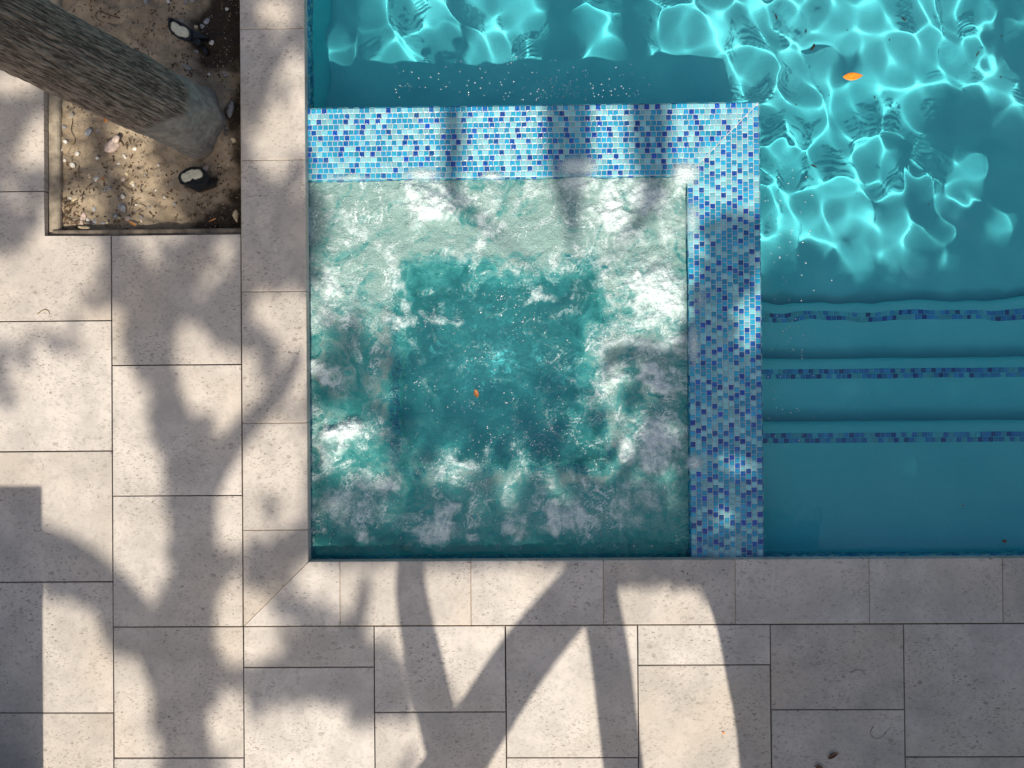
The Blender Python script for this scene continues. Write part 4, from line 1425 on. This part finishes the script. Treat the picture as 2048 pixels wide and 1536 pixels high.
leaf_thing("leaf", at(1925, 1011, WL + .005), .016, .005, 80, M['leaf_brown'], "thin dark sliver floating over the top step", fold=.3)
M['fibre'] = plain("plant_fibre", (.10, .075, .05), .8, .3, 50)
twig([(1746, 1452), (1740, 1466), (1748, 1476), (1762, 1474), (1775, 1460), (1783, 1453)], .0011, M['fibre'], "dark curled plant fibre on the shaded paver", z=.001)
twig([(1700, 1346), (1712, 1339), (1724, 1341), (1731, 1350)], .0011, M['fibre'], "arched plant fibre on the paver below the coping", z=.001)
twig([(76, 628), (88, 620), (97, 622), (100, 630)], .0018, M['twig_g'], "curled tan husk near the joint of a left paver", z=.001)
twig([(1148, 1130), (1154, 1128), (1156, 1133)], .0018, M['twig'], "tiny dark curl on the front coping under the shaded fossil", z=.001)
twig([(1362, 1142), (1366, 1143), (1367, 1147)], .0018, M['twig'], "tiny brown curl on the sunlit patch of front coping", z=.001)
# specks resting on the pool floor
def floor_z(px, py): return FLOOR + .004
SO = ["leftmost"] + [f"{w} from the left" for w in ("second", "third", "fourth", "fifth", "sixth", "seventh", "eighth", "ninth", "tenth", "eleventh", "twelfth", "thirteenth", "fourteenth", "fifteenth", "sixteenth")]
for i_, (x, y, l, a_) in enumerate(sorted(((1560, 33, 11, 30), (1688, 62, 8, 30), (1630, 100, 10, 20), (1605, 57, 12, 0), (1802, 48, 10, 50), (1985, 80, 9, 80), (1780, 88, 5, 0), (1633, 342, 11, 60), (1700, 390, 5, 20), (1745, 200, 9, 10), (1602, 215, 6, 40), (1649, 190, 6, 60), (1612, 305, 6, 20), (1855, 411, 6, 20), (1990, 160, 7, 40), (1950, 115, 6, 10)))):
    p = at(x, y, WL + (FLOOR - WL) * .74); p.z = FLOOR + .004
    leaf_thing("litter_scrap", p, l * .0023, l * .0008, a_, M['leaf_brown'], f"{SO[i_]} of the tiny brown scraps on the sunlit pool floor", "debris", .3, .1, group="brown scraps on the pool floor")

# grit on the soil
n = 2600
gxr = rng.uniform(PL_X0 + .07, PL_X1 - .005, n); gyr = rng.uniform(PL_Y0 + .04, 2.0, n)
okm = np.hypot(gxr - TB.x, gyr - TB.y) > .17
gxr, gyr = gxr[okm], gyr[okm]
den = fbm(gxr * 6, gyr * 6, 501, 3); kp = den > rng.uniform(-.5, .35, len(den)); gxr, gyr = gxr[kp], gyr[kp]
gz = soil_z(gxr, gyr)
o = spheres("grit", np.stack([gxr, gyr, gz + .001], -1), rng.uniform(.0012, .0045, len(gxr)), plain("grit", (.24, .19, .14), .9, .6, 30, island=True), .6)
tag(o, "fine grit and shell crumbs over the planter sand", "grit", kind="stuff")
n = 1900
gxr = rng.uniform(PL_X0 + .07, PL_X1 - .01, n); gyr = rng.uniform(PL_Y0 + .04, 2.0, n)
okm = (np.hypot(gxr - TB.x, gyr - TB.y) > .2) & (fbm(gxr * 5, gyr * 5, 511, 3) > rng.uniform(-.35, .4, n)); gxr, gyr = gxr[okm], gyr[okm]
kc = at(135, 425, SOIL); gxr = np.concatenate([gxr, rng.normal(kc.x, .035, 160)]); gyr = np.concatenate([gyr, rng.normal(kc.y, .04, 160)])
cen = np.stack([gxr, gyr, soil_z(gxr, gyr) + .003], -1)
me = leaf_mesh("leaf_litter", cen, .017, 9, .25)
o = link("leaf_litter", me, None, plain("leaf_litter", (.10, .062, .032), .9, .5, 30, island=True))
tag(o, "crumbled dry leaf and bark litter on the planter sand", "litter", kind="stuff")

# ------------------------------------------------------------------ what stands round the pool and throws the shade
GRID = [  # leaf cover over the deck, 64-pixel cells of the photograph, first row 256 above its top edge
    "7788888844111100000000000000000000223333",
    "7788888844111100000000000000000000223333",
    "7788888844111100000000000000000000334444",
    "7788888844221100000000000000000000344455",
    "7788888844421100000000000000000001344555",
    "5588888774421100000000000000000001345555",
    "2588888742421100000000000000000112355555",
    "5353477722211110001000000000000122355555",
    "4362277612111100000000000000000122355555",
    "4453267733111100000110000000000233455555",
    "4346245654211111111111230000001234445555",
    "5115426476211111111111453000001233344555",
    "1015564565211111111111442000011233344555",
    "0023886601221111111112632122334444555555",
    "2331752632332212112223753445566666666666",
    "4320560250443322223334753777777777777777",
    "3110371225443111111235865555556666777777",
    "2120286323232222222233988777777788888888",
    "1000186142333322222333844888888888888888",
    "0001185232433333333334955999999999999999",
    "0000066134555555555555849999999999999999",
    "0540067466332222322556999999999999999999",
    "0586067335111110011111233333333333333333",
    "0048675015421000000000111111111111111111",
    "0003486246764100000000000000000000000000",
    "0110286387564200000000000000000000000000",
    "0002482151132200000000000000000000000000",
    "0220063240013200000000000000000000000000",
]
GA = np.array([[int(c) for c in r] for r in GRID], float) / 9.0
GY0 = -256


def cover(px, py):
    fx = np.clip(px / 64 - .5, 0, GA.shape[1] - 1.001); fy = np.clip((py - GY0) / 64 - .5, 0, GA.shape[0] - 1.001)
    i = np.floor(fy).astype(int); j = np.floor(fx).astype(int); u = fx - j; v = fy - i
    return GA[i, j] * (1 - u) * (1 - v) + GA[i, j + 1] * u * (1 - v) + GA[i + 1, j] * (1 - u) * v + GA[i + 1, j + 1] * u * v


HOLES = [(160, 504, 45, 40, 1), (43, 597, 60, 50, 1), (128, 782, 90, 70, .8), (307, 497, 24, 32, .9), (456, 504, 22, 42, .9), (278, 590, 22, 27, .5), (421, 561, 22, 32, .6), (239, 668, 20, 48, 1), (382, 683, 32, 52, 1), (385, 782, 40, 62, 1),
         (464, 839, 26, 60, .9), (449, 932, 28, 45, .9), (257, 840, 42, 110, 1), (299, 940, 42, 52, 1), (285, 1082, 62, 120, 1), (456, 1053, 32, 52, 1), (556, 625, 50, 34, 1), (499, 747, 24, 52, .9), (599, 747, 24, 62, .9), (542, 904, 52, 62, .6), (499, 1003, 30, 50, .9),
         (585, 996, 32, 62, .6), (471, 1239, 54, 76, 1), (143, 1040, 60, 60, 1), (143, 1282, 70, 85, 1), (278, 1389, 40, 72, 1), (471, 1446, 47, 62, 1), (282, 1496, 47, 42, 1), (143, 1474, 72, 42, 1), (592, 1474, 92, 72, 1), (528, 1289, 32, 32, .8), (632, 1153, 38, 45, 1),
         (250, 300, 46, 72, 1), (272, 385, 42, 62, 1), (125, 290, 40, 70, .8), (150, 420, 42, 32, .9), (330, 430, 26, 32, .6), (550, 280, 46, 46, 1), (592, 130, 18, 62, .9), (560, 30, 42, 27, .8), (40, 160, 42, 32, .9), (60, 300, 32, 42, .6), (700, 900, 60, 50, 1),
         (1485, 940, 34, 34, 1), (1455, 1040, 26, 26, 1), (1500, 660, 30, 60, .8), (1330, 620, 60, 60, .7)]
DENS = 46.0
r5 = np.random.default_rng(5)


def crown_points(xa, xb, h0, h1, seed):
    r = np.random.default_rng(seed)
    ncell = (xb - xa) / 64 * GA.shape[0]
    n = int(ncell * DENS)
    px = r.uniform(xa, xb, n); py = r.uniform(GY0, GY0 + 64 * GA.shape[0], n)
    c = cover(px, py)
    c = c + np.where((px > 1640) & (py < 760), (.0 + .12 * sstep(1750, 2250, px)) + .42 * fbm(px / 105, py / 140, 71, 2), 0) * sstep(1640, 1760, px)
    c = c + np.where((px > 625) & (px < 1375) & (py > 780) & (py < 1100), .45 * fbm(px / 55, py / 55, 91, 2), 0)
    c = np.maximum(c, .9 * sstep(1.2, .5, np.hypot((px - 884) / 32, (py - 1392) / 40)))
    c = np.maximum(c, .9 * sstep(1.3, .6, np.abs(py - 1090) / 28) * sstep(600, 680, px) * sstep(1420, 1360, px))
    hole = np.zeros_like(c)
    for (hx, hy, ra, rb, s_) in HOLES:
        hole = np.maximum(hole, s_ * sstep(1.3, .65, np.hypot((px - hx) / ra, (py - hy) / rb)))
    c = np.where(c > .12, np.maximum(c, .0), c)
    c = c * (1 - hole)
    c = sstep(.24, .55, c + .10 * perlin(px / 70, py / 70, seed))
    kp = r.uniform(0, 1, n) < c
    px, py = px[kp], py[kp]
    h = r.uniform(h0, h1, len(px))
    A0 = at(0, 0, 0); B0 = at(2048, 0, 0); C0 = at(0, 1536, 0)
    x = A0.x + px * (B0.x - A0.x) / 2048 + py * (C0.x - A0.x) / 1536
    y = A0.y + px * (B0.y - A0.y) / 2048 + py * (C0.y - A0.y) / 1536
    return np.stack([x, y - COT * h, h], -1)


def limb(pts, parent, name="limb", seg=12, n=40, wob=.0):
    """pts: (px, py of its shadow on the deck, height, width of the shadow in pixels)"""
    P_ = []
    for (px, py, h, w) in pts:
        p = shade_at(px, py, h); P_.append((p.x, p.y, p.z, w * .00232 / 2))
    q = smooth_path(P_, n)
    a, b = tube(q[:, :3], list(q[:, 3]), seg)
    o = link(name, mesh(name, a, b, True), None, M['bark']); world_child(o, parent)
    return o


# broad tree in front left: soft dapples
tA = empty("shade_tree", (-1.6, -7.6, 0)); tag(tA, "tall broad tree out of view whose dapples fall on the left paving", "tree")
o = link("crown", leaf_mesh("crown", crown_points(-40, 1100, 7.4, 8.8, 21), .115, 31, .5), None, M['leaf']); o["kind"] = "stuff"; world_child(o, tA)
limb([(385, 1720, 6.0, 115), (378, 1536, 6.6, 105), (366, 1400, 7.0, 98), (388, 1260, 7.2, 90), (396, 1150, 7.4, 85), (390, 960, 7.6, 75), (335, 790, 7.8, 62), (295, 640, 8, 45), (270, 500, 8.2, 20)], tA)
limb([(350, 1400, 7.0, 80), (285, 1250, 7.2, 76), (228, 1178, 7.3, 66), (143, 1108, 7.5, 60), (50, 1070, 7.7, 50), (-100, 1050, 7.9, 20)], tA)
limb([(370, 1480, 6.8, 8), (470, 1350, 7.0, 8), (560, 1345, 7.1, 50), (640, 1310, 7.2, 62), (710, 1250, 7.4, 44), (735, 1150, 7.6, 18)], tA)
limb([(395, 1000, 6.4, 60), (470, 880, 6.6, 50), (560, 780, 6.8, 40), (600, 700, 6.9, 25)], tA)
base = Vector((-1.6, -7.6, 0)); s0 = shade_at(385, 1720, 6.0)
a, b = tube(smooth_path([tuple(base) + (.28,), (-1.75, -7.5, 1.6, .21), (-1.7, -7.2, 3.4, .18), tuple(s0) + (.14,)], 24)[:, :3], list(np.linspace(.28, .14, 24)), 14)
o = link("trunk", mesh("trunk", a, b, True), None, M['bark']); world_child(o, tA)

# slender leaning stems nearer the pool: the clear bars of shade
tB = empty("leaning_tree", (-.7, -3.65, 0)); tag(tB, "slender many-stemmed tree out of view casting the crossed bars of shade", "tree")
limb([(520, 2150, .0, 130), (700, 1850, 1.3, 120), (890, 1560, 2.2, 112), (975, 1425, 2.6, 108), (1060, 1300, 2.9, 104), (1200, 1130, 3.4, 92), (1235, 1040, 3.7, 60), (1255, 960, 4.0, 20)], tB, "stem", 16, 70)
limb([(890, 1500, 2.35, 80), (850, 1330, 2.7, 76), (822, 1180, 3.3, 64), (826, 1080, 3.7, 46), (832, 980, 4.1, 16)], tB, "stem", 14, 60)
limb([(1330, 2200, .0, 100), (1290, 1850, 1.0, 90), (1247, 1536, 1.8, 80), (1218, 1300, 2.4, 78), (1185, 1130, 2.9, 76), (1172, 1040, 3.2, 56), (1160, 950, 3.6, 18)], tB, "stem", 16, 70)
o = link("crown", leaf_mesh("crown", crown_points(1100, 2560, 5.0, 6.2, 22), .135, 32, .5), None, M['leaf']); o["kind"] = "stuff"; world_child(o, tB)

for xs_, w_ in ((905, 46), (1137, 100), (1305, 84)):
    limb([(1120, 640, 7.4, 7), ((xs_ + 1120) / 2 + 20, 520, 7.5, 9), (xs_ + 4, 410, 7.6, w_ * .6), (xs_, 300, 7.7, w_), (xs_ - 4, 150, 8.0, w_ * .95), (xs_ - 8, -100, 8.5, w_ * .7), (xs_ - 20, -400, 9.2, 16)], tB)
# shade sail on two posts, its curved edge drawn sharply on the paving
SH = 1.75
k = N("sail_cloth")
d1 = k.n("BsdfDiffuse", {'Color': C(.55, .55, .53)}); t1 = k.n("BsdfTranslucent", {'Color': C(.50, .47, .42)})
sm = k.n("MixShader", {0: .45, 1: d1.outputs[0], 2: t1.outputs[0]})
k.t.links.new(sm.outputs[0], k.out.inputs[0]); M['sail'] = k.m
edge_px = [(1385, 1128), (1396, 1152), (1412, 1194), (1435, 1262), (1453, 1357), (1468, 1432), (1479, 1536), (1484, 1700), (1470, 1850)]
rest_px = [(1900, 2250), (2700, 2100), (2900, 1400), (2750, 1000), (2300, 1010), (1900, 1050), (1600, 1098)]
ep = smooth_path([shade_at(x, y, SH).xy[:] for x, y in edge_px], 36)
rp = smooth_path([tuple(ep[-1])] + [shade_at(x, y, SH).xy[:] for x, y in rest_px] + [tuple(ep[0])], 50)[1:-1]
out = [tuple(p) for p in ep] + [tuple(p) for p in rp]
if area(out) < 0: out = out[::-1]
cx = sum(p[0] for p in out) / len(out); cy_ = sum(p[1] for p in out) / len(out)
V, F = [], []
n = len(out); lv = [1, .85, .6, .3]
for z_off in (0, -.004):
    for s in lv:
        for x, y in out: V.append((cx + (x - cx) * s, cy_ + (y - cy_) * s, SH - .10 * (1 - s * s) + z_off))
    V.append((cx, cy_, SH - .10 + z_off))
half = len(lv) * n + 1
for side in (0, 1):
    o0 = side * half
    for l in range(len(lv) - 1):
        for i in range(n):
            j = (i + 1) % n; f = (o0 + l * n + i, o0 + l * n + j, o0 + (l + 1) * n + j, o0 + (l + 1) * n + i)
            F.append(f if side == 0 else f[::-1])
    for i in range(n):
        f = (o0 + (len(lv) - 1) * n + i, o0 + (len(lv) - 1) * n + (i + 1) % n, o0 + half - 1)
        F.append(f if side == 0 else f[::-1])
for i in range(n): F.append((i, half + i, half + (i + 1) % n, (i + 1) % n))
sail = empty("shade_sail", (cx, cy_, 0)); tag(sail, "fabric shade sail out of view drawing the curved shadow edge on the paving", "shade sail")
o = link("canopy", mesh("canopy", V, F, True), None, M['sail']); world_child(o, sail)
for (x, y) in (ep[-1], shade_at(2700, 2100, SH).xy, shade_at(2900, 1400, SH).xy):
    a, b = tube([(x, y, 0), (x, y, SH + .15)], [.035, .035], 14)
    o = link("post", mesh("post", a, b, True), None, M['black']); world_child(o, sail)

# square stone pillar just beyond the near left corner
ph = 1.86
pr = at(84, 970, 0)
yN = pr.y - COT * ph
pil = empty("pillar", (pr.x - .35, yN - .35, 0)); tag(pil, "square stone pillar beyond the near left corner casting the straight-edged shadow", "pillar", kind="thing")
for z0_, z1_, gx_ in ((.001, .08, 0), (.08, ph - .06, 0), (ph - .06, ph, 0)):
    nm = "plinth" if z0_ < .05 else ("shaft" if z1_ < ph - .01 else "cap_stone")
    o = link(nm, slab(nm, box_poly(pr.x - .9, pr.x - gx_, yN - .7, yN - gx_), z0_, z1_, .006, 2), None, M['stone']); world_child(o, pil)
